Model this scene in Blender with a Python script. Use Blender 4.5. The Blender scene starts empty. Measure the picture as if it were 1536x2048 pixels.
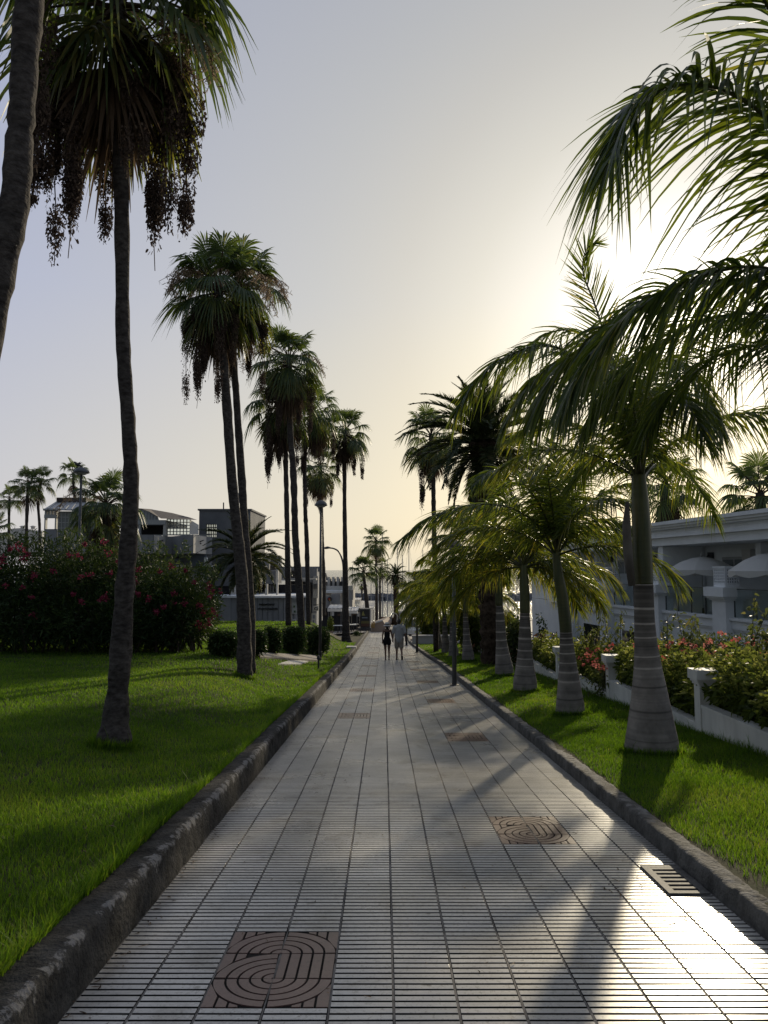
import bpy, math, random
import numpy as np
from mathutils import Vector, Matrix, noise as mnoise
R = math.radians
S = bpy.context.scene
COL = S.collection
rng = np.random.default_rng(7)
random.seed(7)
A3 = lambda *a: np.array(a, float)

# ------------------------------------------------------------------ camera geometry of the place
EYE = 1.77
PITCH = R(4.42)
F = 1500.0
CP, SP = math.cos(PITCH), math.sin(PITCH)

def ray(px, py):
    u = (px - 768) / F; v = (1024 - py) / F
    fw = CP - v * SP
    return u / fw, (v * CP + SP) / fw

def at(px, py, d):
    a, b = ray(px, py)
    return A3(a * d, d, EYE + b * d)

def sst(a, b, x):
    t = np.clip((x - a) / (b - a), 0, 1)
    return t * t * (3 - 2 * t)

def zp(y):
    y = np.asarray(y, float)
    s1, s2, s3 = .0647, .0525, .046
    return np.where(y < 35, -s1 * y, np.where(y < 74, -s1 * 35 - s2 * (y - 35), -s1 * 35 - s2 * 39 - s3 * (np.minimum(y, 125) - 74)))

XL = -1.445                       # path, left edge

def xr(y):                        # path, right edge
    return np.interp(y, [-10, 30, 50, 74, 200], [2.13, 2.13, 1.62, 2.1, 2.1])

def hl(x, y):                     # left lawn
    x = np.asarray(x, float); y = np.asarray(y, float)
    t = sst(2.2, 4.6, -x)
    far = .1 - .03 * np.maximum(y, 0)
    far = far + (zp(y) - .4 - far) * sst(43, 62, y)
    b = zp(y) + .2
    return b + (far - b) * t + .02 * np.sin(x * 1.3) * np.sin(y * .9)

def hr(x, y):                     # right lawn and garden
    x = np.asarray(x, float); y = np.asarray(y, float)
    return zp(y) + .1 + .05 * sst(2.3, 4.4, x) + .015 * np.sin(x * 2.1) * np.sin(y * 1.1)

def hit(px, py, H):
    a, b = ray(px, py)
    d = 2.0
    while d < 160:
        if EYE + b * d <= float(H(a * d, d)):
            break
        d += .02
    return A3(a * d, d, float(H(a * d, d)))

# ------------------------------------------------------------------ mesh builder
ORG = {}

class MB:
    def __init__(s):
        s.V = []; s.n = 0; s.Fc = []; s.var = []
    def add(s, V, Fa, mi=0, var=.5):
        V = np.asarray(V, float).reshape(-1, 3)
        Fa = np.asarray(Fa, int)
        s.V.append(V); s.Fc.append((Fa + s.n, mi))
        s.var.append(np.broadcast_to(np.asarray(var, float), (len(V),)).copy())
        s.n += len(V)
    def ngon(s, pts, mi=0, var=.5):
        s.add(pts, [list(range(len(pts)))], mi, var)
    def strips(s, P, W, mi=0, var=.5):
        N, K, _ = P.shape
        V = np.stack([P - W, P + W], 2).reshape(-1, 3)
        i = (np.arange(N)[:, None] * K + np.arange(K - 1)[None]) * 2
        i = i.reshape(-1)
        Q = np.stack([i, i + 1, i + 3, i + 2], 1)
        v = np.broadcast_to(np.asarray(var, float), (N,)) if np.ndim(var) < 2 else var
        v = np.repeat(v, K * 2) if v.ndim == 1 else np.repeat(v.reshape(-1), 2)
        s.add(V, Q, mi, v)
    def tube(s, P, r, n=8, mi=0, var=.5, caps=True, wob=0):
        P = np.asarray(P, float); K = len(P)
        r = np.broadcast_to(np.asarray(r, float), (K,))
        T = np.gradient(P, axis=0); T /= np.linalg.norm(T, axis=1)[:, None] + 1e-9
        ref = A3(1, 0, 0) if abs(T[0] @ A3(1, 0, 0)) < .9 else A3(0, 1, 0)
        X = ref - T * (T @ ref)[:, None]; X /= np.linalg.norm(X, axis=1)[:, None] + 1e-9
        Y = np.cross(T, X)
        a = np.arange(n) * 2 * math.pi / n
        rr = r[:, None] * np.ones((K, n))
        if wob:
            rr = rr * (1 + wob * rng.uniform(-1, 1, (K, n)))
        V = P[:, None] + rr[..., None] * (np.cos(a)[None, :, None] * X[:, None] + np.sin(a)[None, :, None] * Y[:, None])
        k, j = np.meshgrid(np.arange(K - 1), np.arange(n), indexing='ij')
        Q = np.stack([k * n + j, k * n + (j + 1) % n, (k + 1) * n + (j + 1) % n, (k + 1) * n + j], -1).reshape(-1, 4)
        vv = np.repeat(np.broadcast_to(np.asarray(var, float), (K,)), n)
        b = s.n
        s.add(V.reshape(-1, 3), Q, mi, vv)
        if caps:
            s.Fc.append((np.array([[b + i for i in range(n)][::-1]]), mi))
            s.Fc.append((np.array([[b + (K - 1) * n + i for i in range(n)]]), mi))
    def lathe(s, prof, c, n=16, mi=0, var=.5):
        c = np.asarray(c, float)
        P = np.array([[c[0], c[1], c[2] + z] for _, z in prof])
        a = np.arange(n) * 2 * math.pi / n
        r = np.array([q for q, _ in prof])
        V = P[:, None] + r[:, None, None] * np.stack([np.cos(a), np.sin(a), 0 * a], 1)[None]
        K = len(prof)
        k, j = np.meshgrid(np.arange(K - 1), np.arange(n), indexing='ij')
        Q = np.stack([k * n + j, k * n + (j + 1) % n, (k + 1) * n + (j + 1) % n, (k + 1) * n + j], -1).reshape(-1, 4)
        s.add(V.reshape(-1, 3), Q, mi, np.repeat(np.broadcast_to(np.asarray(var, float), (K,)), n))
    def box(s, a, b, mi=0, var=.5, M=None):
        x0, y0, z0 = a; x1, y1, z1 = b
        V = np.array([[x0, y0, z0], [x1, y0, z0], [x1, y1, z0], [x0, y1, z0], [x0, y0, z1], [x1, y0, z1], [x1, y1, z1], [x0, y1, z1]], float)
        if M is not None: V = M(V)
        s.add(V, [[3, 2, 1, 0], [4, 5, 6, 7], [0, 1, 5, 4], [1, 2, 6, 5], [2, 3, 7, 6], [3, 0, 4, 7]], mi, var)
    def prism(s, xy, z0, z1, mi=0, var=.5, M=None):
        n = len(xy)
        xy = np.asarray(xy, float)
        V = np.concatenate([np.c_[xy, np.full(n, z0)], np.c_[xy, np.full(n, z1)]])
        if M is not None: V = M(V)
        b = s.n
        s.add(V, [[i, (i + 1) % n, n + (i + 1) % n, n + i] for i in range(n)], mi, var)
        s.Fc.append((np.array([[b + i for i in range(n)][::-1]]), mi))
        s.Fc.append((np.array([[b + n + i for i in range(n)]]), mi))
    def grid(s, X, Y, Z, mi=0, var=.5):
        n, m = X.shape
        V = np.stack([X, Y, Z], -1).reshape(-1, 3)
        i, j = np.meshgrid(np.arange(n - 1), np.arange(m - 1), indexing='ij')
        q = (i * m + j).reshape(-1)
        s.add(V, np.stack([q, q + 1, q + m + 1, q + m], 1), mi, var)
    def data(s, name, mats, smooth=False, org=None):
        V = np.concatenate(s.V)
        if org is not None: V = V - np.asarray(org)[None]
        me = bpy.data.meshes.new(name)
        me.vertices.add(len(V)); me.vertices.foreach_set('co', V.astype(np.float32).ravel())
        nl = sum(f.size for f, _ in s.Fc); npoly = sum(len(f) for f, _ in s.Fc)
        me.loops.add(nl); me.polygons.add(npoly)
        me.loops.foreach_set('vertex_index', np.concatenate([f.ravel() for f, _ in s.Fc]).astype(np.int32))
        tot = np.concatenate([np.full(len(f), f.shape[1]) for f, _ in s.Fc])
        st = np.concatenate([[0], np.cumsum(tot)[:-1]])
        me.polygons.foreach_set('loop_start', st.astype(np.int32))
        me.polygons.foreach_set('material_index', np.concatenate([np.full(len(f), m) for f, m in s.Fc]).astype(np.int32))
        me.polygons.foreach_set('use_smooth', np.full(npoly, bool(smooth)))
        me.update(calc_edges=True)
        at_ = me.attributes.new('var', 'FLOAT', 'POINT')
        at_.data.foreach_set('value', np.concatenate(s.var).astype(np.float32))
        for m in (mats if isinstance(mats, (list, tuple)) else [mats]): me.materials.append(m)
        return me
    def build(s, name, mats, parent=None, smooth=False, org=None):
        po = ORG.get(parent.name, A3(0, 0, 0)) if parent else A3(0, 0, 0)
        o_ = po if org is None else np.asarray(org, float)
        me = s.data(name, mats, smooth, o_)
        o = bpy.data.objects.new(name, me); COL.objects.link(o)
        if parent: o.parent = parent
        o.location = Vector(o_ - po)
        ORG[o.name] = o_
        return o

def tag(o, label, cat, group=None, kind=None):
    o['label'] = label; o['category'] = cat
    if group: o['group'] = group
    if kind: o['kind'] = kind
    return o

def thing(name, label, cat, loc, group=None):
    o = bpy.data.objects.new(name, None); COL.objects.link(o)
    o.empty_display_size = .2
    o.location = Vector(loc); ORG[o.name] = np.asarray(loc, float)
    return tag(o, label, cat, group)

def struct(o):
    o['kind'] = 'structure'; return o

def place(name, me, parent, loc, rz=0, sc=1, tilt=(0, 0)):
    """another object of an already built mesh, as a part of parent; loc in world space"""
    o = bpy.data.objects.new(name, me); COL.objects.link(o)
    o.parent = parent
    o.location = Vector(np.asarray(loc, float) - ORG[parent.name])
    o.rotation_euler = (tilt[0], tilt[1], rz)
    o.scale = (sc, sc, sc) if np.isscalar(sc) else sc
    return o

# ------------------------------------------------------------------ materials
def mat(name):
    m = bpy.data.materials.new(name); m.use_nodes = True
    nt = m.node_tree; b = nt.nodes['Principled BSDF']
    return m, nt, b

def N(nt, t, **kw):
    n = nt.nodes.new(t)
    for k, v in kw.items():
        if k in n.inputs: n.inputs[k].default_value = v
        else: setattr(n, k, v)
    return n

def c4(c): return (c[0], c[1], c[2], 1)

def ramp(nt, fac, stops):
    r = nt.nodes.new('ShaderNodeValToRGB')
    e = r.color_ramp.elements
    while len(e) < len(stops): e.new(.5)
    for q, (p, c) in zip(e, stops):
        q.position = p; q.color = c4(c) if len(c) == 3 else c
    nt.links.new(fac, r.inputs[0])
    return r.outputs[0]

def noisy(name, c0, c1, scale=5, detail=6, rough=.7, bump=0, bscale=None, spec=.5, var=0, stretch=(1, 1, 1), lo=.35, hi=.65, bdist=.02, metal=0):
    m, nt, b = mat(name)
    tc = N(nt, 'ShaderNodeTexCoord'); mp = N(nt, 'ShaderNodeMapping'); mp.inputs['Scale'].default_value = stretch
    nt.links.new(tc.outputs['Object'], mp.inputs['Vector'])
    n = N(nt, 'ShaderNodeTexNoise', Scale=scale, Detail=detail, Roughness=.6)
    nt.links.new(mp.outputs[0], n.inputs['Vector'])
    col = ramp(nt, n.outputs['Fac'], [(lo, c0), (hi, c1)])
    if var:
        a = N(nt, 'ShaderNodeAttribute', attribute_name='var')
        mx = N(nt, 'ShaderNodeMix', data_type='RGBA', blend_type='MULTIPLY'); mx.inputs[0].default_value = 1
        g = ramp(nt, a.outputs['Fac'], [(0, (1 - var,) * 3), (1, (1 + var,) * 3)])
        nt.links.new(col, mx.inputs[6]); nt.links.new(g, mx.inputs[7]); col = mx.outputs[2]
    nt.links.new(col, b.inputs['Base Color'])
    b.inputs['Roughness'].default_value = rough
    b.inputs['Specular IOR Level'].default_value = spec
    b.inputs['Metallic'].default_value = metal
    if bump:
        n2 = N(nt, 'ShaderNodeTexNoise', Scale=bscale or scale * 4, Detail=5)
        nt.links.new(mp.outputs[0], n2.inputs['Vector'])
        bp = N(nt, 'ShaderNodeBump', Strength=bump, Distance=bdist)
        nt.links.new(n2.outputs['Fac'], bp.inputs['Height']); nt.links.new(bp.outputs[0], b.inputs['Normal'])
    return m

def leaf(name, stops, tstops=None, trans=.45, rough=.45, spec=.4):
    """two sided leaf: diffuse + gloss, with light coming through it; colour by leaf"""
    m, nt, b = mat(name)
    a = N(nt, 'ShaderNodeAttribute', attribute_name='var')
    col = ramp(nt, a.outputs['Fac'], stops)
    tcol = ramp(nt, a.outputs['Fac'], tstops or stops)
    nt.links.new(col, b.inputs['Base Color'])
    b.inputs['Roughness'].default_value = rough
    b.inputs['Specular IOR Level'].default_value = spec
    t = N(nt, 'ShaderNodeBsdfTranslucent'); nt.links.new(tcol, t.inputs['Color'])
    mx = N(nt, 'ShaderNodeMixShader'); mx.inputs[0].default_value = trans
    nt.links.new(b.outputs[0], mx.inputs[1]); nt.links.new(t.outputs[0], mx.inputs[2])
    nt.links.new(mx.outputs[0], nt.nodes['Material Output'].inputs['Surface'])
    return m

def flat(name, c, rough=.6, metal=0, spec=.5, emit=None):
    m, nt, b = mat(name)
    b.inputs['Base Color'].default_value = c4(c); b.inputs['Roughness'].default_value = rough
    b.inputs['Metallic'].default_value = metal; b.inputs['Specular IOR Level'].default_value = spec
    return m

M = {}
M['soil'] = noisy('soil', (.03, .028, .015), (.06, .05, .03), 3, bump=.4)
M['lawn_bed'] = noisy('lawn_bed', (.022, .03, .01), (.06, .05, .03), 3.5, rough=.9, bump=.6, bscale=30, bdist=.01, spec=.1)
M['paving'] = noisy('paving', (.2, .18, .16), (.3, .27, .24), .8, rough=.55, bump=.1)
M['royal'] = leaf('royal_leaf', [(0, (.024, .05, .014)), (.6, (.06, .1, .018)), (1, (.17, .15, .03))],
                  [(0, (.05, .09, .012)), (.6, (.25, .31, .025)), (1, (.55, .45, .04))], .42, .4)
M['fan'] = leaf('fan_leaf', [(0, (.026, .05, .024)), (.6, (.055, .09, .038)), (1, (.16, .135, .045))],
                [(0, (.05, .09, .02)), (.6, (.16, .22, .03)), (1, (.4, .32, .05))], .36, .42)
M['date'] = leaf('date_leaf', [(0, (.022, .036, .018)), (.7, (.05, .07, .028)), (1, (.12, .1, .04))],
                 [(0, (.03, .05, .01)), (.7, (.11, .14, .03)), (1, (.26, .21, .04))], .28, .45)
M['dead'] = leaf('dead_leaf', [(0, (.05, .034, .024)), (.6, (.13, .09, .06)), (1, (.26, .19, .12))], None, .32, .8, .1)
M['fruit'] = leaf('palm_fruit', [(0, (.035, .025, .022)), (.6, (.1, .072, .058)), (1, (.22, .17, .13))], None, .2, .8, .1)
M['flower_stalk'] = leaf('dry_flower', [(0, (.16, .115, .075)), (1, (.42, .33, .24))], None, .4, .8, .1)
M['fan_trunk'] = noisy('fan_trunk', (.028, .024, .022), (.085, .075, .068), 7, rough=.9, bump=.8, bscale=10, stretch=(1.6, 1.6, 2.6), spec=.15, var=.35, bdist=.03)
M['royal_trunk'] = noisy('royal_trunk', (.145, .13, .118), (.26, .235, .21), 3.2, rough=.8, bump=.35, bscale=30, stretch=(1, 1, 1), spec=.2, var=.75)
M['shaft'] = noisy('crownshaft', (.035, .05, .015), (.085, .085, .03), 3, rough=.4, stretch=(4, 4, .6), var=.5, spec=.4)
M['date_trunk'] = noisy('date_trunk', (.025, .018, .013), (.075, .055, .04), 9, rough=.95, bump=.9, bscale=14, spec=.1, var=.5)
# ------------------------------------------------------------------ palms: leaf shapes
def unit(v, ax=-1): return v / (np.linalg.norm(v, axis=ax, keepdims=True) + 1e-9)

def spline(pts, n):
    P = np.asarray(pts, float)
    P = np.concatenate([[2 * P[0] - P[1]], P, [2 * P[-1] - P[-2]]])
    out = []
    m = len(P) - 3
    for u in np.linspace(0, m - 1e-6, n):
        i = int(u); t = u - i
        a, b, c, d = P[i:i + 4]
        out.append(.5 * ((2 * b) + (c - a) * t + (2 * a - 5 * b + 4 * c - d) * t * t + (3 * b - a - 3 * c + d) * t ** 3))
    return np.array(out)

def arc(e0, e1, L, n=14, pw=1.3, side=0):
    t = np.linspace(0, 1, n)
    e = e0 + (e1 - e0) * t ** pw
    az = side * t ** 2
    d = np.stack([np.cos(e) * np.sin(az), np.cos(e) * np.cos(az), np.sin(e)], 1)
    P = np.cumsum(d * (L / (n - 1)), 0)
    return P - P[0]

def pinnate(mb, path, n, L, w, plum=.6, droop=.5, stem=.022, ref=None, start=.14, vbase=.5, mi=0, mi_stem=1, seed=0, K=6, shape='royal', bend=.12):
    """a feather leaf: stem along path, n leaflets a side"""
    g = np.random.default_rng(seed)
    P = np.asarray(path, float); m = len(P)
    mb.tube(P, np.linspace(stem, stem * .15, m), 5, mi_stem, .4)
    seg = np.linalg.norm(np.diff(P, axis=0), axis=1); s = np.concatenate([[0], np.cumsum(seg)]); s /= s[-1]
    T = unit(np.gradient(P, axis=0))
    t = np.linspace(start, 1, n)
    t = np.concatenate([t, np.clip(t + .3 / n, 0, 1)])
    sd = np.concatenate([-np.ones(n), np.ones(n)])
    t = np.clip(t + g.normal(0, .25 / n, 2 * n), start * .9, 1)
    pos = np.stack([np.interp(t, s, P[:, k]) for k in range(3)], 1)
    tan = unit(np.stack([np.interp(t, s, T[:, k]) for k in range(3)], 1))
    rf = A3(0, 0, 1) if ref is None else unit(A3(*ref))
    up = rf - tan * (tan @ rf)[:, None]
    bad = np.linalg.norm(up, axis=1) < .15
    up[bad] = A3(.3, 1, 0) - tan[bad] * (tan[bad] @ A3(.3, 1, 0))[:, None]
    up = unit(up)
    side = np.cross(tan, up) * sd[:, None]
    q = (t - start) / (1 - start)
    if shape == 'royal':
        al = np.radians(72 - 46 * q) + g.normal(0, .09, 2 * n)
        be = g.uniform(-plum, plum, 2 * n) * (1 - .3 * q) + .12
        ll = L * (.62 + .38 * np.sin(np.clip(q * 2.2, 0, math.pi / 2)) - .62 * np.clip((q - .5) / .5, 0, 1) ** 1.6)
    else:
        al = np.radians(52 - 26 * q) + g.normal(0, .06, 2 * n)
        be = .45 + g.uniform(-plum, plum, 2 * n)
        ll = L * np.clip(np.sin(np.clip(.18 + q * .95, 0, 1) * math.pi) ** .55, .25, 1)
    ll = ll * g.uniform(.82, 1.1, 2 * n)
    D = unit(np.cos(al)[:, None] * tan + np.sin(al)[:, None] * (side * np.cos(be)[:, None] + up * np.sin(be)[:, None]))
    u = np.linspace(0, 1, K)
    dr = droop * g.uniform(.5, 1.5, 2 * n)
    C = pos[:, None] + D[:, None] * (u[None, :, None] * ll[:, None, None])
    C[..., 2] -= (dr * ll)[:, None] * (u ** 2)[None]
    C += (tan * (bend * ll)[:, None])[:, None] * (u ** 2)[None, :, None] * 0.5
    sw = g.normal(0, .05, (2 * n, 1, 3)) * ll[:, None, None] * (u ** 2)[None, :, None]
    C += sw
    dC = unit(np.gradient(C, axis=1))
    wd = unit(np.cross(dC, (up + .6 * g.normal(0, 1, (2 * n, 3)))[:, None] + 0 * dC))
    prof = np.interp(u, [0, .12, .5, .8, 1], [.45, 1, .85, .45, .03]) * w * .5
    Wv = wd * prof[None, :, None] * g.uniform(.7, 1.2, 2 * n)[:, None, None]
    v = np.clip(vbase + g.normal(0, .16, 2 * n)[:, None] + .12 * (u[None] - .5) + (g.random(2 * n) < .05)[:, None] * .3, 0, 1)
    mb.strips(C, Wv, mi, v)

def fan(mb, e, Lp, Rb, nseg, droop, seed, mi=0, mi_stem=1, vbase=.45, K=6, fold=.4, spread=118):
    """a fan leaf on its stalk, starting at the origin, pointing along +Y at elevation e"""
    g = np.random.default_rng(seed)
    pp = arc(e, e - .28, Lp, 7, 1.2)
    mb.tube(pp, np.linspace(.022, .012, 7) * Lp / .7, 4, mi_stem, .4)
    T = unit(pp[-1] - pp[-2])
    T = unit(T + A3(0, 0, -.04))
    X = A3(1, 0, 0); Nn = np.cross(X, T)
    th = np.radians(np.linspace(-spread, spread, nseg)) + g.normal(0, .015, nseg)
    D = np.cos(th)[:, None] * T + np.sin(th)[:, None] * X
    cup = .22 * np.abs(np.sin(th))
    D = unit(D + Nn[None] * cup[:, None])
    ll = Rb * (1 - .28 * np.abs(th / np.radians(spread)) ** 2) * g.uniform(.9, 1.06, nseg)
    u = np.linspace(.03, 1, K)
    C = pp[-1] + D[:, None] * (u[None, :, None] * ll[:, None, None])
    dr = droop * g.uniform(.6, 1.4, nseg)
    C[..., 2] -= (dr * ll)[:, None] * (np.clip(u - .35, 0, 1) / .65)[None] ** 1.8
    tn = np.cross(Nn, D); tn = unit(tn)
    sgn = np.where(np.arange(nseg) % 2, 1, -1)[:, None]
    wd = unit(tn + fold * sgn * Nn[None])
    step = 2 * math.radians(spread) / nseg
    jo = .5 * step * (u * ll.mean())
    prof = np.minimum(jo * 1.15, Rb * np.interp(u, [0, .5, .75, 1], [.05, .052, .028, .003]))
    Wv = wd[:, None] * prof[None, :, None]
    v = np.clip(vbase + g.normal(0, .12, nseg)[:, None] + .12 * (u[None] - .3), 0, 1)
    mb.strips(C, Wv, mi, v)

# shared leaf meshes
FAN = {}
for k, (e, dr) in enumerate([(80, .22), (60, .4), (36, .6), (10, .85), (-18, .85), (-45, .5)]):
    for q in range(2):
        mb = MB(); fan(mb, R(e), .72 + .1 * q, .66, 34, dr, 10 * k + q, vbase=[.45, .42, .4, .42, .5, .66][k], fold=.55)
        FAN[(k, q)] = mb.data('fan_frond', [M['fan'], M['dead']])
FAND = []
for q in range(4):
    mb = MB(); fan(mb, R(-62 - 6 * q), .55, .72, 22, .5, 100 + q, vbase=.35 + .12 * q, fold=.8, spread=70)
    FAND.append(mb.data('dry_frond', [M['dead'], M['dead']]))

def fruit_mesh(seed, L, out):
    g = np.random.default_rng(seed)
    mb = MB()
    a = arc(R(25), R(-92), out * 2, 9, .8)
    b = a[-1] + np.stack([g.normal(0, .012, 8).cumsum(), g.normal(0, .012, 8).cumsum(), -np.linspace(.05, L, 8)], 1)
    P = np.concatenate([a, b])
    mb.tube(P, np.linspace(.014, .004, len(P)), 4, 0, .4)
    n = int(2300 * L)
    # several lumpy bunches along the stalk
    nb = 7
    cz = np.sort(g.uniform(.0, 1, nb))
    t = np.clip(cz[g.integers(0, nb, n)] + g.normal(0, .07, n), 0, 1)
    idx = 6 + t * (len(P) - 7)
    pos = np.stack([np.interp(idx, np.arange(len(P)), P[:, k]) for k in range(3)], 1)
    rad = .15 * (1 - .6 * t) * g.random(n) ** .6
    an = g.uniform(0, 2 * math.pi, n)
    pos += np.stack([np.cos(an) * rad, np.sin(an) * rad, g.normal(0, .03, n)], 1)
    ln = g.uniform(.015, .045, n)
    d = unit(np.stack([g.normal(0, .5, n), g.normal(0, .5, n), -np.ones(n)], 1))
    C = pos[:, None] + d[:, None] * (np.linspace(0, 1, 3)[None, :, None] * ln[:, None, None])
    W = unit(g.normal(0, 1, (n, 3)))[:, None] * (g.uniform(.005, .013, n)[:, None, None] * np.array([.8, 1, .5])[None, :, None])
    mb.strips(C, W, 0, np.clip(g.normal(.45, .2, n), 0, 1))
    return mb.data('fruit_stalk', [M['fruit']])

def flower_mesh(seed, L):
    g = np.random.default_rng(seed)
    mb = MB()
    P = arc(R(52), R(-90), L, 16, 1.35, g.normal(0, .3))
    mb.tube(P, np.linspace(.022, .008, 16), 4, 0, .1)
    for i in range(6, 16):
        for q in range(3):
            m = 5
            c = P[i]; l = g.uniform(.12, .3)
            e = c + np.stack([np.linspace(0, g.normal(0, .12), m), np.linspace(0, g.normal(0, .12), m), -np.linspace(0, l, m) ** 1.2], 1)
            mb.tube(e, .006, 3, 0, .3, False)
            n = 10
            t = g.integers(1, m, n)
            d = unit(g.normal(0, 1, (n, 3)) + A3(0, 0, -.5))
            C = e[t][:, None] + d[:, None] * (np.linspace(0, .1, 3)[None, :, None])
            W = unit(np.cross(d, g.normal(0, 1, (n, 3))))[:, None] * np.array([.006, .009, .003])[None, :, None]
            mb.strips(C, W, 0, g.uniform(.4, 1, n))
    return mb.data('flower_stalk', [M['flower_stalk']])

FRUIT = [fruit_mesh(200 + i, L, o) for i, (L, o) in enumerate([(1.0, .55), (1.45, .48), (.8, .68), (1.75, .38)])]
FLOW = [flower_mesh(300 + i, L) for i, L in enumerate([1.7, 2.0, 2.3])]

def fan_palm(label, pts, d, cs, nf=34, skirt=14, fruit=6, flow=3, seed=1, group=None, H=None, rough=True, asy=0, name='fan_palm', emin=-48, shag=0):
    """pts: (px, py, width px) up the trunk at distance d; the last point is the growing tip"""
    g = np.random.default_rng(seed)
    base = at(pts[0][0], pts[0][1], d)
    if H is not None: base[2] = float(H(base[0], base[1])) - .03
    t = thing(name, label, 'palm tree', base, group)
    P = np.array([at(a, b, d) for a, b, _ in pts]); P[0] = base
    r = np.array([w for *_, w in pts]) * d / F * .5
    n = max(12, min(60, int(np.linalg.norm(P[-1] - P[0]) * 6)))
    Q = spline(P, n); sarg = np.linspace(0, len(P) - 1, n)
    rr = np.interp(sarg, np.arange(len(P)), r) * (1 + .05 * g.normal(0, 1, n))
    mb = MB(); mb.tube(Q, rr, 14, 0, g.uniform(.25, .75, n), wob=.05)
    mb.build('trunk', [M['fan_trunk']], t, True)
    tip = P[-1]
    ga = 2.39996
    for i in range(nf):
        e = 80 - (80 - emin) * ((i + .5) / nf) ** .85 + g.normal(0, 5)
        k = int(np.clip(round((78 - e) / 24), 0, 5))
        place('frond', FAN[(k, int(g.integers(0, 2)))], t, tip + A3(0, 0, -.25 * cs * (i / nf)), i * ga + g.normal(0, .2) + asy, cs * g.uniform(.85, 1.12), (g.normal(0, .08), g.normal(0, .08)))
    for i in range(skirt):
        place('dry_frond', FAND[int(g.integers(0, 4))], t, tip + A3(0, 0, -cs * (.2 + .3 * g.random() + .7 * shag * g.random())), i * ga * 1.3 + g.normal(0, .3), cs * g.uniform(.75, 1.1), (g.normal(0, .1), g.normal(0, .1)))
    for i in range(fruit):
        place('fruit_stalk', FRUIT[int(g.integers(0, 4))], t, tip + A3(0, 0, -g.uniform(.15, .6) * cs), i * 2.4 + g.normal(0, .5), cs * g.uniform(.85, 1.25))
    for i in range(flow):
        place('flower_stalk', FLOW[int(g.integers(0, 3))], t, tip + A3(0, 0, -.1 * cs), i * 2.1 + g.uniform(-.6, .6) + .4, cs * g.uniform(.85, 1.05))
    return t

# feather-leaved variants, by the angle they leave the crown
ROY = []
for k, (e0, e1, L) in enumerate([(84, 40, 1.9), (72, 5, 2.1), (58, -20, 2.2), (42, -38, 2.2), (24, -52, 2.1), (6, -62, 2.0)]):
    for q in range(2):
        mb = MB(); pinnate(mb, arc(R(e0), R(e1), L, 14, 1.25, (-1) ** q * .25), 104, .58, .027, 0.75, .6, .02, None, .16, .5 + .03 * k, seed=400 + 2 * k + q)
        ROY.append(mb.data('royal_frond', [M['royal'], M['shaft']]))
DAT = []
for k, (e0, e1, L) in enumerate([(82, 35, 2.2), (62, -5, 2.5), (40, -30, 2.6), (18, -52, 2.6), (-5, -70, 2.4), (-35, -84, 2.0)]):
    mb = MB(); pinnate(mb, arc(R(e0), R(e1), L, 14, 1.2), 120, .42, .034, 0.3, .14, .024, None, .12, .45 if k < 4 else .6, seed=500 + k, shape='date', K=4)
    DAT.append(mb.data('date_frond', [M['date'], M['date']]))

def date_palm(label, base, tip, rad, cs, nf=40, seed=1, group=None, name='date_palm', dead=6):
    g = np.random.default_rng(seed)
    t = thing(name, label, 'palm tree', base, group)
    base = np.asarray(base, float); tip = np.asarray(tip, float)
    n = 60
    Q = base + (tip - base) * np.linspace(-.02, 1, n)[:, None]
    rr = rad * (1 + .12 * np.exp(-np.linspace(0, 1, n) * 14) + .1 * np.sin(np.arange(n) * 2.1)) + rad * .35 * sst(.86, .97, np.linspace(0, 1, n)) * (1 - .5 * sst(.97, 1, np.linspace(0, 1, n)))
    mb = MB(); mb.tube(Q, rr, 18, 0, g.uniform(.2, .8, n), wob=.09)
    # stubs of old leaf bases round the trunk
    m = int(120)
    for i in range(m):
        f = i / m; a = i * 2.39996
        c = base + (tip - base) * f; rad_ = rad * .98
        o = A3(math.cos(a), math.sin(a), 0)
        mb.tube([c + o * rad_ * .8, c + o * rad_ * 1.08 + A3(0, 0, .05), c + o * rad_ * 1.16 + A3(0, 0, .12)], [.06, .05, .012], 4, 0, g.random())
    mb.build('trunk', [M['date_trunk']], t, True)
    for i in range(nf):
        e = 84 - 118 * ((i + .5) / nf) ** .9
        k = int(np.clip(round((82 - e) / 23), 0, 5))
        place('frond', DAT[k], t, tip + A3(0, 0, -.3 * cs * i / nf), i * 2.39996 + g.normal(0, .15), cs * g.uniform(.88, 1.1), (g.normal(0, .06), g.normal(0, .06)))
    return t

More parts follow.
